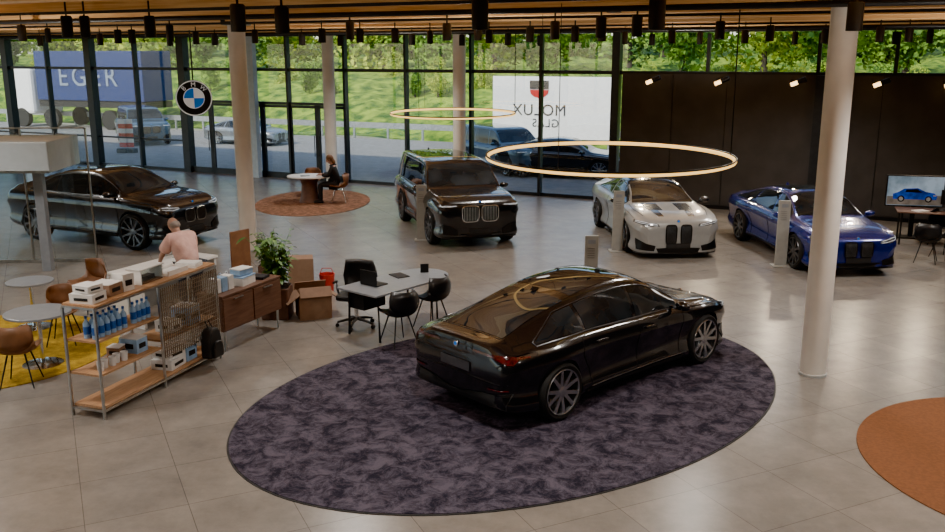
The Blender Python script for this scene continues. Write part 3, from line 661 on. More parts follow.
p=F(566,184); car(GC,'p_blk2',(p.x+.1,p.y+2.4,-.04),math.radians(-18),'black saloon car parked outside the glazing',.95,'rim',seams=False,group=og)
p=F(247,143); car(GC,'p_silver',(p.x,p.y,-.04),math.radians(-25),'silver car on the road outside',.85,'rim',seams=False,group=og)
p=F(143,141); car(XS,'p_slate',(p.x,p.y,-.04),math.radians(-60),'grey-blue van-like car parked outside the glazed doors',.95,'rim',seams=False,group=og)
for px in(124,131):
    p=F(px,152); b=thing('road_barrier_sign',(p.x,p.y,-.04),-.3,'red and white striped roadworks beacon beside the road','road sign','roadworks beacons')
    g=MB(); 
    for i in range(6): g.box((0,0,.35+i*.2),(.35,.05,.2),i%2)
    g.obj('board',['red','paper'],b); MB().box((0,0,.1),(.5,.35,.2)).obj('foot','black',b,bev=.03)
# ---------------- emblem sign ----------------
d=24.0; p=Vector(((194-472.5)/900*d,(d-.256)/.9736,2.98))
sgn=thing('emblem_sign',p,math.atan2(p.y,p.x)-math.pi/2,'round blue and white roundel sign with black rim','sign')
XX=Matrix.Rotation(math.pi/2,4,'X')
MB().lathe([(0,-.07),(.45,-.07),(.47,-.04),(.47,.04),(.45,.07),(0,.07)],48,X=XX).obj('disc','black',sgn,smooth=True)
MB().lathe([(.436,.07),(.442,.08),(.458,.08),(.465,.07)],48,X=XX,cap=False).obj('outer_ring','signwhite',sgn,smooth=True)
MB().lathe([(.255,.07),(.26,.082),(.270,.082),(.274,.07)],48,X=XX,cap=False).obj('inner_ring','signwhite',sgn,smooth=True)
for k_ in range(4):
    lp=[(0,0)]+[(.256*math.cos(math.radians(90*k_+i*9)),.256*math.sin(math.radians(90*k_+i*9))) for i in range(11)]
    MB().prism(lp,.07,.078,X=XX).obj('quadrant','bmwblue' if k_%2 else 'signwhite',sgn)
for ch,a in(('B',134),('M',90),('W',46)):
    a_=math.radians(a); text(ch,.165,'signwhite','letter',sgn,(.352*math.cos(a_),-.080,.352*math.sin(a_)),(math.pi/2,-(a_-math.pi/2),0),bold=.0)
MB().cyl((0,0,.46),(0,0,1.75),.02,n=8).obj('hanging_rod','black',sgn)
# ---------------- info totems ----------------
def totem(px,py,h,m_,label,rz=0):
    p=F(px,py); t=thing('information_stand',(p.x,p.y,0),rz,label,'information stand','car information stands')
    MB().box((0,0,.01),(.34,.28,.02)).obj('base_plate',m_,t,bev=.005); MB().box((0,0,h/2),(.23,.05,h-.04)).obj('panel',m_,t,bev=.004)
    MB().box((0,-.028,h-.12),(.13,.006,.07)).obj('display','grey',t)
    g=MB()
    for i in range(5): g.box((-.01,-.028,h-.24-i*.04),(.12,.005,.005))
    g.obj('printed_lines','grille',t)
totem(422,240,1.28,'totem','beige-grey information stand beside the black SUV')
totem(617,251,1.32,'totem','beige-grey information stand beside the white coupe')
totem(780,266,1.34,'totem','beige-grey information stand beside the blue car')
totem(590,298,1.12,'totem','beige-grey information stand behind the black fastback')
# ---------------- chairs ----------------
def shell_chair(loc,rz,m_,legm,label,group,s=1.0,legs='four'):
    t=thing('chair',loc,rz,label,'chair',group); t.scale=(s,)*3
    prof=[(.24,.455),(.21,.47),(.1,.45),(-.05,.435),(-.17,.45),(-.235,.50),(-.26,.60),(-.275,.72),(-.27,.82)]
    wd=[.20,.22,.235,.245,.25,.25,.25,.235,.18]
    def build(i0,i1):
        g=MB(); nu=10; vs=[];fs=[]
        for i in range(i0,i1+1):
            (x,z),w=prof[i],wd[i]
            bk=max(0,(i-3)/5)
            for j in range(nu+1):
                u=-1+2*j/nu; vs.append((x+.16*bk*abs(u)**2.2,w*u*(1-.05*bk*abs(u)),z+.05*(1-bk)*abs(u)**3+ .10*max(0,1-abs(i-5)/2.5)*abs(u)**4))
        n=nu+1
        for i in range(i1-i0):
            for j in range(nu): fs.append((i*n+j,i*n+j+1,(i+1)*n+j+1,(i+1)*n+j))
        return g.add(vs,fs)
    build(0,5).obj('seat',m_,t,smooth=True,ang=70,solid=.022)
    build(5,8).obj('backrest',m_,t,smooth=True,ang=70,solid=.022)
    for a,b in((1,1),(1,-1),(-1,1),(-1,-1)):
        MB().cyl((a*.10,b*.10,.435),(a*.21,b*.2,0),.012,.009,8).obj('leg',legm,t,smooth=True)
    return t
def table(loc,rz,label,top,legm,shape,h=.74,th=.03,r=.4,ped=.03,base=.26,group=None):
    t=thing('table',loc,rz,label,'table',group)
    MB().prism(shape,h-th,h).obj('table_top',top,t,bev=.006)
    MB().cyl((0,0,.02),(0,0,h-th),ped,n=14).obj('column_leg',legm,t,smooth=True)
    MB().lathe([(base,0),(base,.012),(ped*1.2,.03),(0,.03)],28).obj('base',legm,t,smooth=True)
    return t
DL=Vector((-1.12,13.35,0)); DA=math.radians(50)
dk=thing('desk',DL,DA,'grey desk with rounded end and black steel legs','desk')
lp=[(-.9,-.42),(.5,-.42)]+[(.5+.42*math.sin(math.radians(a)),-.42*math.cos(math.radians(a))) for a in range(10,180,10)]+[(.5,.42),(-.9,.42)]
MB().prism(lp,.715,.745).obj('desk_top','grey',dk,bev=.006)
for x in(-.75,.5):
    MB().tube([(x,-.33,0),(x,-.30,.70),(x,.30,.70),(x,.33,0)],.02,6).obj('leg_frame','black',dk)
MB().box((-.12,0,.69),(1.3,.05,.04)).obj('crossbar','black',dk)
MB().box((-.5,.2,.55),(.45,.35,.28)).obj('cable_tray','black',dk,bev=.01)
DM=Matrix.Translation(DL)@Matrix.Rotation(DA,4,'Z')
def DK(x,y,z=0): return DM@Vector((x,y,z))
q=DK(.62,.05,.745); MB().box((0,0,.07),(.13,.02,.14)).box((0,.03,.005),(.12,.08,.01)).obj('table_sign','black',loc=q,rz=.2,label='small black upright display frame on the desk',cat='sign')
q=DK(.2,.2,.745); MB().box((0,0,.008),(.21,.3,.016)).obj('notebook','blackpl',loc=q,rz=.6,label='black notebook lying on the grey desk',cat='notebook',bev=.003)
q=DK(-.5,.12,.745); lap=thing('laptop',q,math.radians(142),'open black laptop standing on the desk','laptop')
MB().box((0,.03,.12),(.34,.012,.22)).obj('screen','black',lap,bev=.003); MB().box((0,-.09,.008),(.34,.24,.016)).obj('keyboard_base','black',lap,bev=.003)
def office_chair(loc,rz,label):
    t=thing('office_chair',loc,rz,label,'office chair')
    MB().prism(rrect(.25,.27,.09),.45,.53).obj('seat','blackshell',t,smooth=True,bev=.02)
    g=MB(); vs=[];n=9
    for i in range(8):
        z=.56+i*.062; w=.27-.015*abs(i-3)
        for j in range(n+1):
            u=-1+2*j/n; vs.append((-.25-.05*math.sin(i/7*3)+.07*u*u,w*u,z))
    g.add(vs,[(i*(n+1)+j,i*(n+1)+j+1,(i+1)*(n+1)+j+1,(i+1)*(n+1)+j) for i in range(7) for j in range(n)]).obj('backrest','blackshell',t,smooth=True,solid=.06)
    MB().box((-.29,0,.52),(.04,.08,.3)).obj('back_support','black',t)
    for s in(-1,1): MB().tube([(.0,s*.27,.48),(-.02,s*.31,.6),(-.02,s*.31,.7),(.14,s*.31,.71)],.018,6).obj('armrest','black',t,smooth=True)
    MB().cyl((0,0,.1),(0,0,.46),.03,n=12).obj('gas_lift','chrome',t,smooth=True)
    for k_ in range(5):
        a=2*math.pi*k_/5; c_,s_=math.cos(a),math.sin(a)
        MB().tube([(0,0,.13),(.16*c_,.16*s_,.11),(.3*c_,.3*s_,.075)],[.028,.022,.016],6).obj('base_arm','black',t,smooth=True)
        MB().cyl((.3*c_-.02*s_,.3*s_+.02*c_,.03),(.3*c_+.02*s_,.3*s_-.02*c_,.03),.03,n=12).obj('castor','black',t,smooth=True)
p=F(357,326); office_chair((p.x,p.y,0),math.radians(-100),'black office chair on castors behind the desk')
p=F(399,344); shell_chair((p.x,p.y,.012),math.radians(125),'blackshell','black','black shell visitor chair in front of the desk','visitor chairs at the desk',1.0)
p=F(432,327); shell_chair((p.x,p.y,.012),math.radians(140),'blackshell','black','black shell visitor chair at the rounded end of the desk','visitor chairs at the desk',1.0)
table((-5.83,11.6,.012),0,'round grey cafe table on the mustard rug','grey','chrome',oval(.42,.42,40),group='cafe tables')
table((-6.75,13.3,.012),0,'small round grey cafe table by the glass partition','grey','chrome',oval(.34,.34,40),group='cafe tables')
cg='cafe chairs'
shell_chair((-5.75,10.85,.012),math.radians(100),'ltan','black','cognac brown shell chair at the cafe table',cg)
shell_chair((-6.65,11.3,.012),math.radians(30),'mustard','black','mustard upholstered chair at the cafe table',cg)
shell_chair((-5.95,12.55,.012),math.radians(-80),'ltan','black','cognac brown shell chair behind the cafe table',cg)
shell_chair((-6.3,14.3,0),math.radians(-120),'ltan','black','cognac brown shell chair by the small table',cg)
shell_chair((-7.5,12.9,.012),math.radians(20),'mustard','black','mustard upholstered chair near the small table',cg)
t=thing('table',(-4.65,25.5,.012),0,'white oval table on a brown drum base','table')
MB().prism(oval(.62,.5,40),.71,.75).obj('table_top','white',t,bev=.006)
MB().lathe([(.30,0),(.24,.2),(.22,.5),(.28,.71),(0,.71)],28).obj('drum_base','pot',t,smooth=True)
q=(-4.75,25.4,.762); MB().box((0,0,.01),(.25,.18,.02)).obj('laptop','grey',loc=q,rz=.3,label='closed grey laptop on the white table',cat='laptop')
shell_chair((-3.78,25.35,.012),math.radians(180),'ltan','chrome','cognac shell chair pulled up to the white table','chairs at the white table')
shell_chair((-4.75,26.55,.012),math.radians(-90),'ltan','chrome','cognac shell chair behind the white table','chairs at the white table')
p=F(916,240); sc=thing('television',(p.x,p.y+.3,0),math.radians(-12),'flat screen on a black stand showing a blue car','television')
MB().box((0,0,1.08),(1.25,.05,.72)).obj('casing','black',sc,bev=.01); MB().box((0,-.028,1.08),(1.19,.006,.66)).obj('screen','screen',sc)
XT=Matrix.Translation((0,-.033,1.03))@Matrix.Rotation(math.pi/2,4,'X')
g=MB(); g.prism([(-.59,-.27),(.59,-.27),(.59,-.04),(-.59,-.08)],0,.002,3,X=XT)
g.prism([(-.46,-.14),(-.47,-.02),(-.36,.02),(-.24,.10),(.05,.12),(.22,.04),(.40,.01),(.47,-.05),(.46,-.14)],.002,.004,0,X=XT)
g.prism([(-.22,.02),(-.19,.085),(.03,.10),(.16,.02)],.004,.006,1,X=XT)
for x in(-.29,.29): g.cyl((x,-.13,.004),(x,-.13,.007),.075,n=18,mi=1,X=XT); g.cyl((x,-.13,.007),(x,-.13,.009),.045,n=14,mi=2,X=XT)
g.prism([(.38,-.03),(.45,-.03),(.45,-.06),(.39,-.06)],.004,.006,2,X=XT)
g.obj('screen_picture',['screen2','grille','lgrey','screen3'],sc)
MB().box((0,.03,.4),(.1,.06,.8)).obj('stand','black',sc); MB().box((0,0,.015),(.7,.4,.03)).obj('foot','black',sc)
p=F(915,238,.0); 
tb=thing('desk',(p.x+.1,p.y-.7,0),math.radians(-20),'dark desk below the flat screen','desk')
MB().box((0,0,.73),(1.7,.75,.03)).obj('desk_top','walnut',tb,bev=.005)
for x in(-.75,.75):
    for y in(-.3,.3): MB().cyl((x,y,0),(x,y,.72),.02,n=8).obj('leg','black',tb)
q=tb.location; mo_=thing('monitor',(q.x+.3,q.y,.745),math.radians(160),'black computer monitor on the dark desk','monitor')
MB().box((0,0,.3),(.5,.03,.32)).obj('screen','black',mo_); MB().box((0,0,.07),(.05,.03,.14)).obj('neck','black',mo_); MB().box((0,0,.006),(.2,.15,.012)).obj('foot','black',mo_)
MB().box((0,0,.01),(.3,.21,.02)).obj('magazine','paper',loc=(q.x-.4,q.y,.745),rz=.3,label='white brochure lying on the dark desk',cat='magazine')
for px,py,r_ in((925,262,60),(944,258,110),(940,247,-100)):
    p=F(px,py); shell_chair((p.x,p.y,0),math.radians(r_),'blackshell','black','black shell chair at the dark desk','chairs at the dark desk',1.0)
# ---------------- steel rack ----------------
RC=Vector((-4.08,10.87,0)); RA=math.radians(71); RM=Matrix.Translation(RC)@Matrix.Rotation(RA,4,'Z')
def R_(x,y,z): return RM@Vector((x,y,z))
rk=thing('shelving_rack',RC,RA,'open steel-frame shelving rack with oak shelves and grid panel','shelving rack')
hl_,hd=1.15,.225; TOP=1.32
for x in(-hl_,-.05,hl_):
    for y in(-hd,hd): MB().box((x,y,TOP/2),(.028,.028,TOP)).obj('post','steel',rk,bev=.003)
for z in(.10,TOP):
    for y in(-hd,hd): MB().box((0,y,z),(2*hl_,.024,.024)).obj('rail','steel',rk)
    for x in(-hl_,-.05,hl_): MB().box((x,0,z),(.024,2*hd,.024)).obj('rail','steel',rk)
MB().box((0,0,.13),(2*hl_-.04,2*hd-.03,.03)).obj('shelf','oak',rk)
MB().box((0,0,TOP+.02),(2*hl_,2*hd,.03)).obj('shelf','oak',rk)
for z in(.52,.92): MB().box((-.6,0,z),(1.08,2*hd-.03,.025)).obj('shelf','oak',rk)
MB().box((.55,0,.60),(1.16,2*hd-.03,.025)).obj('shelf','oak',rk)
g=MB()
for i in range(30): g.box((-.02+i*.040,-hd-.012,.83),(.014,.010,.90))
for i in range(16): g.box((.56,-hd-.018,.41+i*.056),(1.18,.006,.008))
g.obj('grid_panel','slat',rk)
def item(name,mb,mats,x,y,z,rz,label,cat,group=None,smooth=False,bev=0):
    return mb.obj(name,mats,loc=R_(x,y,z),rz=RA+rz,label=label,cat=cat,group=group,smooth=smooth,bev=bev)
b0=MB().lathe([(.036,0),(.038,.02),(.038,.16),(.030,.19),(.014,.21),(.014,.24)],14,0).lathe([(.039,.05),(.039,.14)],14,1,cap=False).lathe([(.017,.235),(.017,.262),(0,.262)],12,1)
base=None
for r_ in range(2):
    for i in range(6):
        x=-1.05+i*.095; y=-.12+r_*.12
        if base is None: base=item('bottle',b0,['lblue','bluep'],x,y,.935,0,'pale blue bottle with blue label on the oak shelf','bottle','blue bottles on the shelf',smooth=True)
        else: dup(base,None,R_(x,y,.935),0)
for i in range(4): dup(base,None,R_(-.38+i*.085,-.1,.935),.0)
cb=MB().lathe([(.035,0),(.045,.11),(.042,.11),(.033,.01),(0,.01)],14)
base=None
for i in range(5):
    x=-1.0+i*.1
    if base is None: base=item('cup',cb,'white',x,-.1,.533,0,'white cup on the oak shelf','cup','white cups on the shelf',smooth=True)
    else: dup(base,None,R_(x,-.1+.03*(i%2),.533),0)
def carton(x,y,z,sx,sy,sz,m_,label,rz=0,lid='paper'):
    g=MB(); g.box((0,0,sz/2),(sx,sy,sz),0); g.box((0,0,sz+.004),(sx*1.01,sy*1.01,.012),1); g.box((0,-sy/2-.002,sz*.5),(sx*.6,.004,sz*.35),2); g.box((-sx/2-.002,0,sz*.5),(.004,sy*.6,sz*.35),2)
    return item('box',g,[m_,lid,'blackpl'],x,y,z,rz,label,'box','boxes on the rack',bev=.003)
carton(-.98,0,1.355,.26,.3,.10,'paper','flat white presentation box with dark print on the rack',.1)
carton(-.97,.0,1.475,.22,.24,.07,'paper','small white box stacked on another box',-.1)
carton(-.66,.02,1.355,.24,.28,.14,'card','brown card box with white lid on the rack',.05)
carton(-.42,-.03,1.355,.16,.2,.2,'paper','upright white carton with dark print on the rack',-.2)
carton(.35,-.02,.615,.2,.26,.14,'paper','white carton on the rack shelf')
carton(.72,-.02,.615,.26,.26,.24,'lblue','pale blue carton on the rack shelf',.1)
carton(.30,-.02,.145,.34,.3,.12,'paper','wide white box on the bottom shelf',.1)
carton(.32,-.02,.275,.3,.28,.11,'paper','white box stacked on the bottom shelf',-.08)
carton(.62,.0,.145,.22,.3,.2,'lblue','pale blue box on the bottom shelf')
carton(-.28,.02,.533,.2,.26,.18,'lblue','pale blue box with dark print on the oak shelf')
carton(-.50,.10,.533,.16,.16,.12,'card','small brown card box on the oak shelf',.2)
dc=thing('display_case',R_(.02,0,1.355),RA,'framed glass-topped display case standing on the rack','display case')
for s in(-1,1):
    MB().box((s*.2,0,.09),(.015,.2,.18)).obj('side_panel','white',dc); MB().box((0,s*.1,.09),(.4,.008,.17)).obj('glass_pane','glass2',dc)
MB().box((0,0,.19),(.44,.24,.012)).obj('lid','white',dc); MB().box((0,0,.01),(.4,.2,.015)).obj('bottom','walnut',dc)
MB().box((0,0,.05),(.22,.1,.06)).obj('model_block','blackpl',dc)
item('tray',MB().box((0,0,.015),(.4,.26,.03)).box((0,.12,.04),(.4,.015,.05)).box((0,-.12,.04),(.4,.015,.05)),'white',.5,0,1.355,0,'white tray on top of the rack','tray')
item('brochure_stack',MB().box((0,0,.02),(.22,.3,.04)).box((.01,0,.05),(.21,.29,.02),rz=.1),'paper',.88,0,1.355,.15,'stack of white brochures on the rack','brochures')
bp=thing('backpack',R_(.80,-.335,.13),RA,'black backpack hanging against the grid panel of the rack','backpack'); bp.scale=(.85,)*3
g=MB(); prof=[(-.16,.02),(-.17,.1),(-.165,.3),(-.13,.44),(-.06,.50),(.06,.50),(.13,.44),(.165,.3),(.17,.1),(.16,.02)]
g.prism(prof,-.09,.09,X=Matrix.Rotation(math.pi/2,4,'X')); g.obj('bag_body','blackpl',bp,bev=.035)
MB().prism([(a*.75,b*.55+.02) for a,b in prof],-.0,.06,X=Matrix.Translation((0,-.085,0))@Matrix.Rotation(math.pi/2,4,'X')).obj('front_pocket','black',bp,bev=.02)
MB().tube([(-.05,0,.49),(-.04,.06,.60),(.04,.06,.60),(.05,0,.49)],.01,6).obj('handle','black',bp)
# ---------------- sideboard ----------------
SM=Matrix.Translation((-3.42,12.8,0))@Matrix.Rotation(math.radians(66),4,'Z')
def S_(x,y,z): return SM@Vector((x,y,z))
sb=thing('sideboard',S_(0,0,0),math.radians(66),'dark wooden sideboard on thin steel legs','sideboard')
MB().box((0,0,.55),(1.35,.45,.5)).obj('carcass','walnut',sb,bev=.006)
MB().box((0,0,.81),(1.38,.48,.03)).obj('top_board','walnut',sb,bev=.004)
for x in(-.34,.34):
    dd=MB().box((x,-.232,.55),(.65,.016,.46)).obj('door','walnut',sb,bev=.004); MB().box((x-.0,-.25,.74),(.2,.02,.012)).obj('handle','steel',dd)
for x in(-.62,.62):
    for y in(-.19,.19): MB().box((x,y,.15),(.025,.025,.30)).obj('leg','steel',sb)
def it2(name,mb,mats,x,y,z,rz,label,cat,group=None,smooth=False): return mb.obj(name,mats,loc=S_(x,y,z),rz=math.radians(66)+rz,label=label,cat=cat,group=group,smooth=smooth)
for i,(x,m_) in enumerate(((-.58,'paper'),(-.44,'lblue'),(-.30,'paper'))):
    g=MB().box((0,0,.11),(.11,.16,.2)).tube([(-.03,0,.2),(-.02,0,.26),(.02,0,.26),(.03,0,.2)],.004,4); it2('gift_bag',g,m_,x,-.02,.825,0,'small '+('white' if m_=='paper' else 'pale blue')+' gift bag on the sideboard','gift bag','gift bags')
it2('box',MB().box((0,0,.06),(.34,.26,.12),0).box((0,0,.125),(.35,.27,.015),1),['paper','lblue'],.05,0,.825,.1,'white box with pale blue lid on the sideboard','box')
it2('box',MB().box((0,0,.04),(.26,.2,.08),0).box((0,0,.085),(.27,.21,.012),1),['lblue','paper'],.06,0,.97,-.1,'pale blue box stacked on a white box','box')
it2('book',MB().box((0,0,.02),(.22,.3,.04),0),['txtblk'],.42,0,.825,.2,'black book on the sideboard','book')
p=F(238,300); eb=thing('display_board',(p.x-.0,p.y+.35,0),math.radians(55),'brown wooden board leaning upright behind the sideboard','board')
MB().box((0,0,.80),(.42,.03,.70)).obj('panel','orange',eb,bev=.004)
for s in(-.17,.17): MB().box((s,.03,.45),(.03,.03,.9)).obj('leg','oak',eb)
def plant(loc,s,n,label,h0=.5):
    t=thing('potted_plant',loc,0,label,'plant'); t.scale=(s,)*3
    MB().prism(rrect(.22,.22,.04),0,h0).obj('planter','pot',t,bev=.01)
    MB().prism(rrect(.20,.20,.04),h0,h0+.01).obj('soil','soil',t)
    g=MB(); st=MB()
    for i in range(n):
        a=random.uniform(0,2*math.pi); ln=random.uniform(.45,.85); lean=random.uniform(.05,.5)
        def pt(u): return Vector((math.cos(a)*(.05+lean*ln*u*u),math.sin(a)*(.05+lean*ln*u*u),h0+ln*u))
        st.tube([pt(k_/4) for k_ in range(5)],[.008,.007,.006,.005,.003],4)
        for j in range(9):
            u=.25+.75*j/8; o=pt(u); b=a+j*2.4; l=random.uniform(.13,.24)*(1.15-.4*u); w=l*.24
            dr=Vector((math.cos(b),math.sin(b),random.uniform(-.1,.5))).normalized(); e=dr.cross(Vector((0,0,1))).normalized(); vs=[]
            for k_ in range(5):
                q=k_/4; c_=o+dr*l*q+Vector((0,0,-.5*l*q*q)); ww=w*math.sin(math.pi*min(.97,.1+.87*q)); vs+=[c_-e*ww,c_+Vector((0,0,-ww*.3)),c_+e*ww]
            g.add(vs,[(3*k_+jj,3*k_+jj+1,3*k_+jj+4,3*k_+jj+3) for k_ in range(4) for jj in range(2)])
    st.obj('stems','green',t,smooth=True)
    g.obj('leaves','green',t,smooth=True,ang=80,merge=False)
p=F(283,318); plant((p.x-.1,p.y+.1,0),1.0,34,'leafy green plant in a square brown planter beside the sideboard')
p=F(252,300); plant((p.x+.1,p.y+1.0,0),.8,18,'small leafy plant in a brown planter behind the sideboard')
def big_box(px,py,s,rz,m_,label,name='cardboard_box',open_=True):
    p=F(px,py); t=thing(name,(p.x,p.y,0),rz,label,'box'); x,y,z=s; g=MB(); w=.012
    g.box((0,-y/2,z/2),(x,w,z)).box((0,y/2,z/2),(x,w,z)).box((-x/2,0,z/2),(w,y,z)).box((x/2,0,z/2),(w,y,z)).box((0,0,w/2),(x,y,w)).obj('carton_body',m_,t)
    if open_:
        for sx in(-1,1):
            f=MB().box((0,0,0),(x*.5,y,w)).obj('flap',m_,t,loc=(sx*(x/2+x*.18),0,z-.06)); f.rotation_euler=(0,sx*.6,0)
        for sy in(-1,1):
            f=MB().box((0,0,0),(x,y*.4,w)).obj('flap',m_,t,loc=(0,sy*(y/2+y*.1),z+.06)); f.rotation_euler=(sy*-1.0,0,0)
    else: MB().box((0,0,z),(x,y,w)).obj('lid',m_,t)
big_box(314,316,(.5,.42,.40),.35,'card','open brown cardboard box on the floor by the planter')
big_box(302,294,(.42,.36,.66),.2,'card','closed brown storage box behind the open cardboard box','storage_box',False)
p=F(322,300); g=MB().lathe([(.11,0),(.14,.32),(.13,.32),(.1,.02),(0,.02)],20).tube([(-.13,0,.3),(-.08,0,.42),(.08,0,.42),(.13,0,.3)],.008,5)
g.obj('bucket','red',loc=(p.x+.0,p.y+.6,0),smooth=True,label='red bucket behind the cardboard box',cat='bucket')
ct=thing('counter',(-4.95,14.1,0),math.radians(64),'white workstation counter with screens','counter')
MB().box((0,0,.82),(1.7,.7,.04)).obj('counter_top','white',ct,bev=.005)
for x in(-.8,.8): MB().box((x,0,.4),(.05,.65,.8)).obj('side_panel','white',ct)
MB().box((0,.3,.45),(1.6,.03,.7)).obj('front_panel','lgrey',ct)
mt=thing('monitor',Matrix.Translation(ct.location)@Matrix.Rotation(math.radians(64),4,'Z')@Vector((.45,.1,.84)),math.radians(64),'silver monitor on the white counter','monitor')
MB().box((0,0,.27),(.5,.03,.32)).obj('screen','lgrey',mt); MB().box((0,0,.07),(.05,.03,.14)).obj('neck','lgrey',mt); MB().box((0,0,.006),(.2,.16,.012)).obj('foot','lgrey',mt)
# ---------------- people ----------------
def skin(verts,edges,root=0,sub=2):
    me=D.meshes.new('s'); me.from_pydata([v[0] for v in verts],edges,[]); o=D.objects.new('s',me); COL.objects.link(o)
    o.modifiers.new('k','SKIN'); 
    for i,v in enumerate(verts):
        r=v[1]; r=(r,r) if not isinstance(r,tuple) else r
        me.skin_vertices[0].data[i].radius=r
    me.skin_vertices[0].data[root].use_root=True
    s=o.modifiers.new('u','SUBSURF'); s.levels=sub; s.render_levels=sub
    m=realize(o); D.objects.remove(o); return m
def addmesh(g,me,mi=0): g.add([v.co.copy() for v in me.vertices],[tuple(p.vertices) for p in me.polygons],mi)
def person(loc,rz,J,label,shirt,trou,hair,bald=False,loose=0.02):
    t=thing('person',loc,rz,label,'person')
    V=lambda a:Vector(J[a])
    def chain(infl,which,short=False):
        vs=[];ed=[]
        idx={}
        def a(n,p,r): idx[n]=len(vs); vs.append((tuple(p),r)); return idx[n]
        def e(x,y): ed.append((idx[x],idx[y]))
        if 'torso' in which:
            a('pel',V('pel')-(Vector((0,0,.06)) if infl else Vector()),.135+infl*1.3); a('mid',V('pel').lerp(V('che'),.5),.132+infl*1.3); a('che',V('che'),.155+infl); a('nb',V('che').lerp(V('neck'),.7),.075+infl*.6); e('pel','mid'); e('mid','che'); e('che','nb')
            if 'head' in which: a('neck',V('neck'),.052); e('nb','neck'); a('hd0',V('neck').lerp(V('head'),.45),.06); a('hd',V('head'),.078); e('neck','hd0'); e('hd0','hd')
        if 'arms' in which:
            for s in'lr':
                a('sh'+s,V('sh'+s),.066+infl); e('che','sh'+s); a('ua'+s,V('sh'+s).lerp(V('el'+s),.5),.052+infl*1.4)
                e('sh'+s,'ua'+s)
                if short: a('el'+s,V('sh'+s).lerp(V('el'+s),.85),.052+infl*1.2); e('ua'+s,'el'+s); continue
                a('el'+s,V('el'+s),.042+infl*1.3); e('ua'+s,'el'+s)
                w=V('wr'+s) if infl==0 else V('el'+s).lerp(V('wr'+s),.9)
                a('wr'+s,w,.027+infl); e('el'+s,'wr'+s)
        if 'legs' in which:
            if 'torso' not in which: a('pel',V('pel'),.138+infl)
            for s in'lr':
                a('hi'+s,V('hi'+s),.085+infl); e('pel','hi'+s); a('th'+s,V('hi'+s).lerp(V('kn'+s),.5),.075+infl); a('kn'+s,V('kn'+s),.055+infl); e('hi'+s,'th'+s); e('th'+s,'kn'+s)
                a('ca'+s,V('kn'+s).lerp(V('an'+s),.35),.052+infl); a('an'+s,V('an'+s),.036+infl*.9); e('kn'+s,'ca'+s); e('ca'+s,'an'+s)
        return skin(vs,ed)
    g=MB(); addmesh(g,chain(0,('torso','head','arms','legs')))
    hd=V('head'); f=(Vector(J['face'])).normalized(); up=(hd-V('neck')).normalized(); lt=up.cross(f).normalized(); f=lt.cross(up)
    XH=Matrix.Translation(hd+up*.03)@Matrix((f,lt,up)).transposed().to_4x4()
    g.sph((0,0,0),(.098,.078,.118),20,X=XH); g.sph((.03,0,-.06),(.062,.055,.06),14,X=XH)
    g.sph((.102,0,-.015),(.018,.013,.024),8,X=XH); g.sph((.09,0,-.058),(.012,.026,.008),8,1,X=XH)
    for s in(-1,1): g.sph((-.005,s*.08,-.005),(.02,.012,.032),8,X=XH); g.sph((.088,s*.032,.015),(.011,.013,.009),8,2,X=XH)
    for s in'lr':
        w=V('wr'+s); d=(w-V('el'+s)).normalized(); hh=Vector(J.get('hand'+s,d)).normalized()
        sd=hh.cross(Vector((0,0,1))).normalized(); nn=sd.cross(hh)
        XX_=Matrix.Translation(w+hh*.045)@Matrix((hh,sd,nn)).transposed().to_4x4()
        g.sph((0,0,0),(.055,.042,.018),12,X=XX_)
        for k_,(y,l) in enumerate(((-.032,.065),(-.011,.078),(.011,.074),(.031,.056))):
            g.tube([(.03,y,0),(.03+l*.5,y*1.1,-.004),(.03+l*.8,y*1.15,-.018),(.03+l,y*1.15,-.034)],[.010,.0095,.0085,.006],6,X=XX_)
        q=1 if s=='l' else -1
        g.tube([(-.02,q*-.03,0),(.01,q*-.055,-.006),(.035,q*-.066,-.016)],[.012,.010,.007],6,X=XX_)
    g.obj('body',['skin','red','txtblk'],t,smooth=True,ang=75)
    g=MB(); addmesh(g,chain(loose,('torso','arms'),short=bald))
    nk=V('neck'); cb_=V('che').lerp(nk,.86); ax=(nk-V('che')).normalized(); e1=ax.orthogonal().normalized(); e2=ax.cross(e1)
    g.tube([cb_+e1*.070*math.cos(i*math.pi/8)+e2*.070*math.sin(i*math.pi/8) for i in range(16)],.02,6,closed=True)
    g.obj('shirt',shirt,t,smooth=True,ang=75)
    g=MB(); addmesh(g,chain(.018,('legs',))); g.obj('trousers',trou,t,smooth=True,ang=75)
    for s in'lr':
        a_=V('an'+s); fd=Vector((f.x,f.y,0)).normalized()
        XS_=Matrix.Translation((a_.x,a_.y,0))@Matrix.Rotation(math.atan2(fd.y,fd.x),4,'Z')
        MB().sph((.07,0,.042),(.145,.048,.04),14,X=XS_).box((.07,0,.012),(.26,.085,.024),X=XS_).obj('shoe','shoe',t,smooth=True)
    g=MB()
    if bald: g.sph((-.03,0,-.025),(.080,.084,.070),16,X=XH)
    else:
        g.sph((-.018,0,.02),(.104,.092,.118),20,X=XH); g.sph((-.06,0,-.08),(.06,.075,.11),14,X=XH)
    g.obj('hair',hair,t,smooth=True)
    return t
J1=dict(pel=(0,0,.95),che=(.17,0,1.27),neck=(.28,0,1.42),head=(.36,0,1.51),face=(1,0,-.6),
 shl=(.20,.18,1.35),shr=(.20,-.18,1.35),ell=(.34,.26,1.10),elr=(.34,-.26,1.10),wrl=(.54,.20,.93),wrr=(.54,-.20,.93),handl=(1,0,-.45),handr=(1,0,-.45),
 hil=(0,.1,.90),hir=(0,-.1,.90),knl=(.05,.12,.48),knr=(.03,-.12,.48),anl=(-.02,.13,.08),anr=(-.04,-.13,.08))
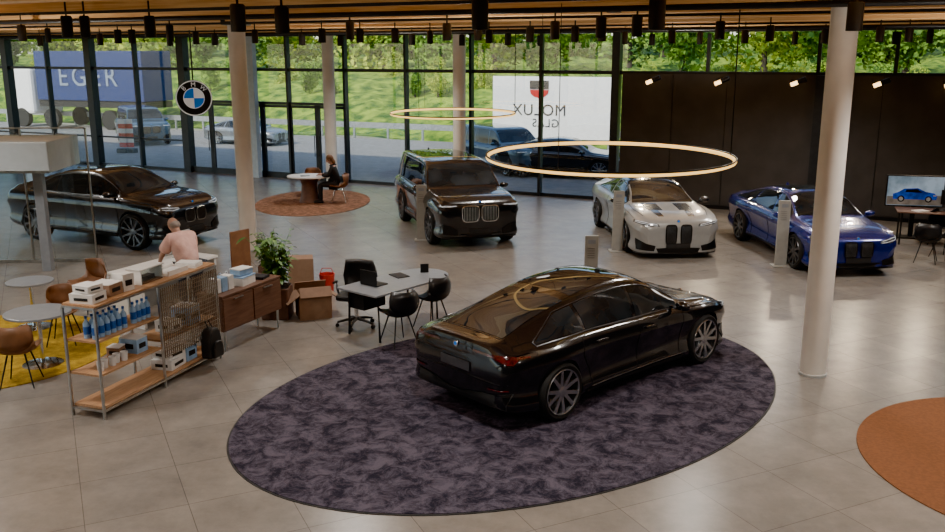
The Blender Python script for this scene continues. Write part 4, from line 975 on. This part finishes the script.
person((-4.35,13.5,0),math.radians(140),J1,'bald person in a pale pink shirt leaning over the counter','shirt','denim','hairg',bald=True,loose=.04)
J2=dict(pel=(0,0,.54),che=(.05,0,.92),neck=(.10,0,1.10),head=(.15,0,1.20),face=(1,0,-.35),
 shl=(.06,.17,1.0),shr=(.06,-.17,1.0),ell=(.18,.22,.79),elr=(.18,-.22,.79),wrl=(.40,.12,.80),wrr=(.40,-.12,.80),
 hil=(.05,.09,.53),hir=(.05,-.09,.53),knl=(.45,.11,.52),knr=(.45,-.11,.50),anl=(.42,.11,.08),anr=(.50,-.11,.08))
person((-3.86,25.35,.012),math.radians(180),J2,'seated brown-haired person in a black jacket at the white table','dkcloth','dkcloth','hairb')
# ---------------- glass office / canopy ----------------
cn=thing('canopy_cabin',(-10.15,17.2,0),math.radians(4),'pale grey canopy box carried on a square post','canopy')
MB().box((0,0,2.26),(4.6,1.6,.58)).obj('canopy_box','canopy',cn,bev=.02)
MB().box((1.85,-.2,.98),(.17,.17,1.97)).obj('post','grey',cn,bev=.005)
MB().box((0,-.81,2.0),(4.6,.02,.05)).obj('edge_strip','steel',cn)
gp=thing('glass_partition',(-7.65,17.9,0),math.radians(4),'clear glass partition with thin grey steel edges','glass partition')
MB().box((-2.5,0,1.35),(5,.015,2.7)).obj('glass_pane','glass2',gp)
for x in(0,-1.25,-2.5,-3.75): MB().box((x,0,1.35),(.03,.04,2.7)).obj('frame_bar','steel',gp)
MB().box((-2.5,0,2.7),(5,.04,.03)).obj('top_rail','steel',gp); MB().box((-2.5,0,.03),(5,.05,.06)).obj('bottom_rail','steel',gp)
# ---------------- light ----------------
w=D.worlds.new('world'); SC.world=w; w.use_nodes=True; nt=w.node_tree; sk=nt.nodes.new('ShaderNodeTexSky'); sk.sky_type='NISHITA'; sk.sun_disc=False; sk.sun_elevation=math.radians(42); sk.sun_rotation=math.radians(200)
nt.links.new(sk.outputs[0],nt.nodes['Background'].inputs[0]); nt.nodes['Background'].inputs[1].default_value=.52
s=D.lights.new('sun','SUN'); s.energy=8.5; s.angle=.01; s.color=(1,.93,.78); so=D.objects.new('sun',s); COL.objects.link(so)
so.rotation_euler=Vector((.55,.75,-.75)).to_track_quat('-Z','Y').to_euler()
bpy.context.view_layer.update()
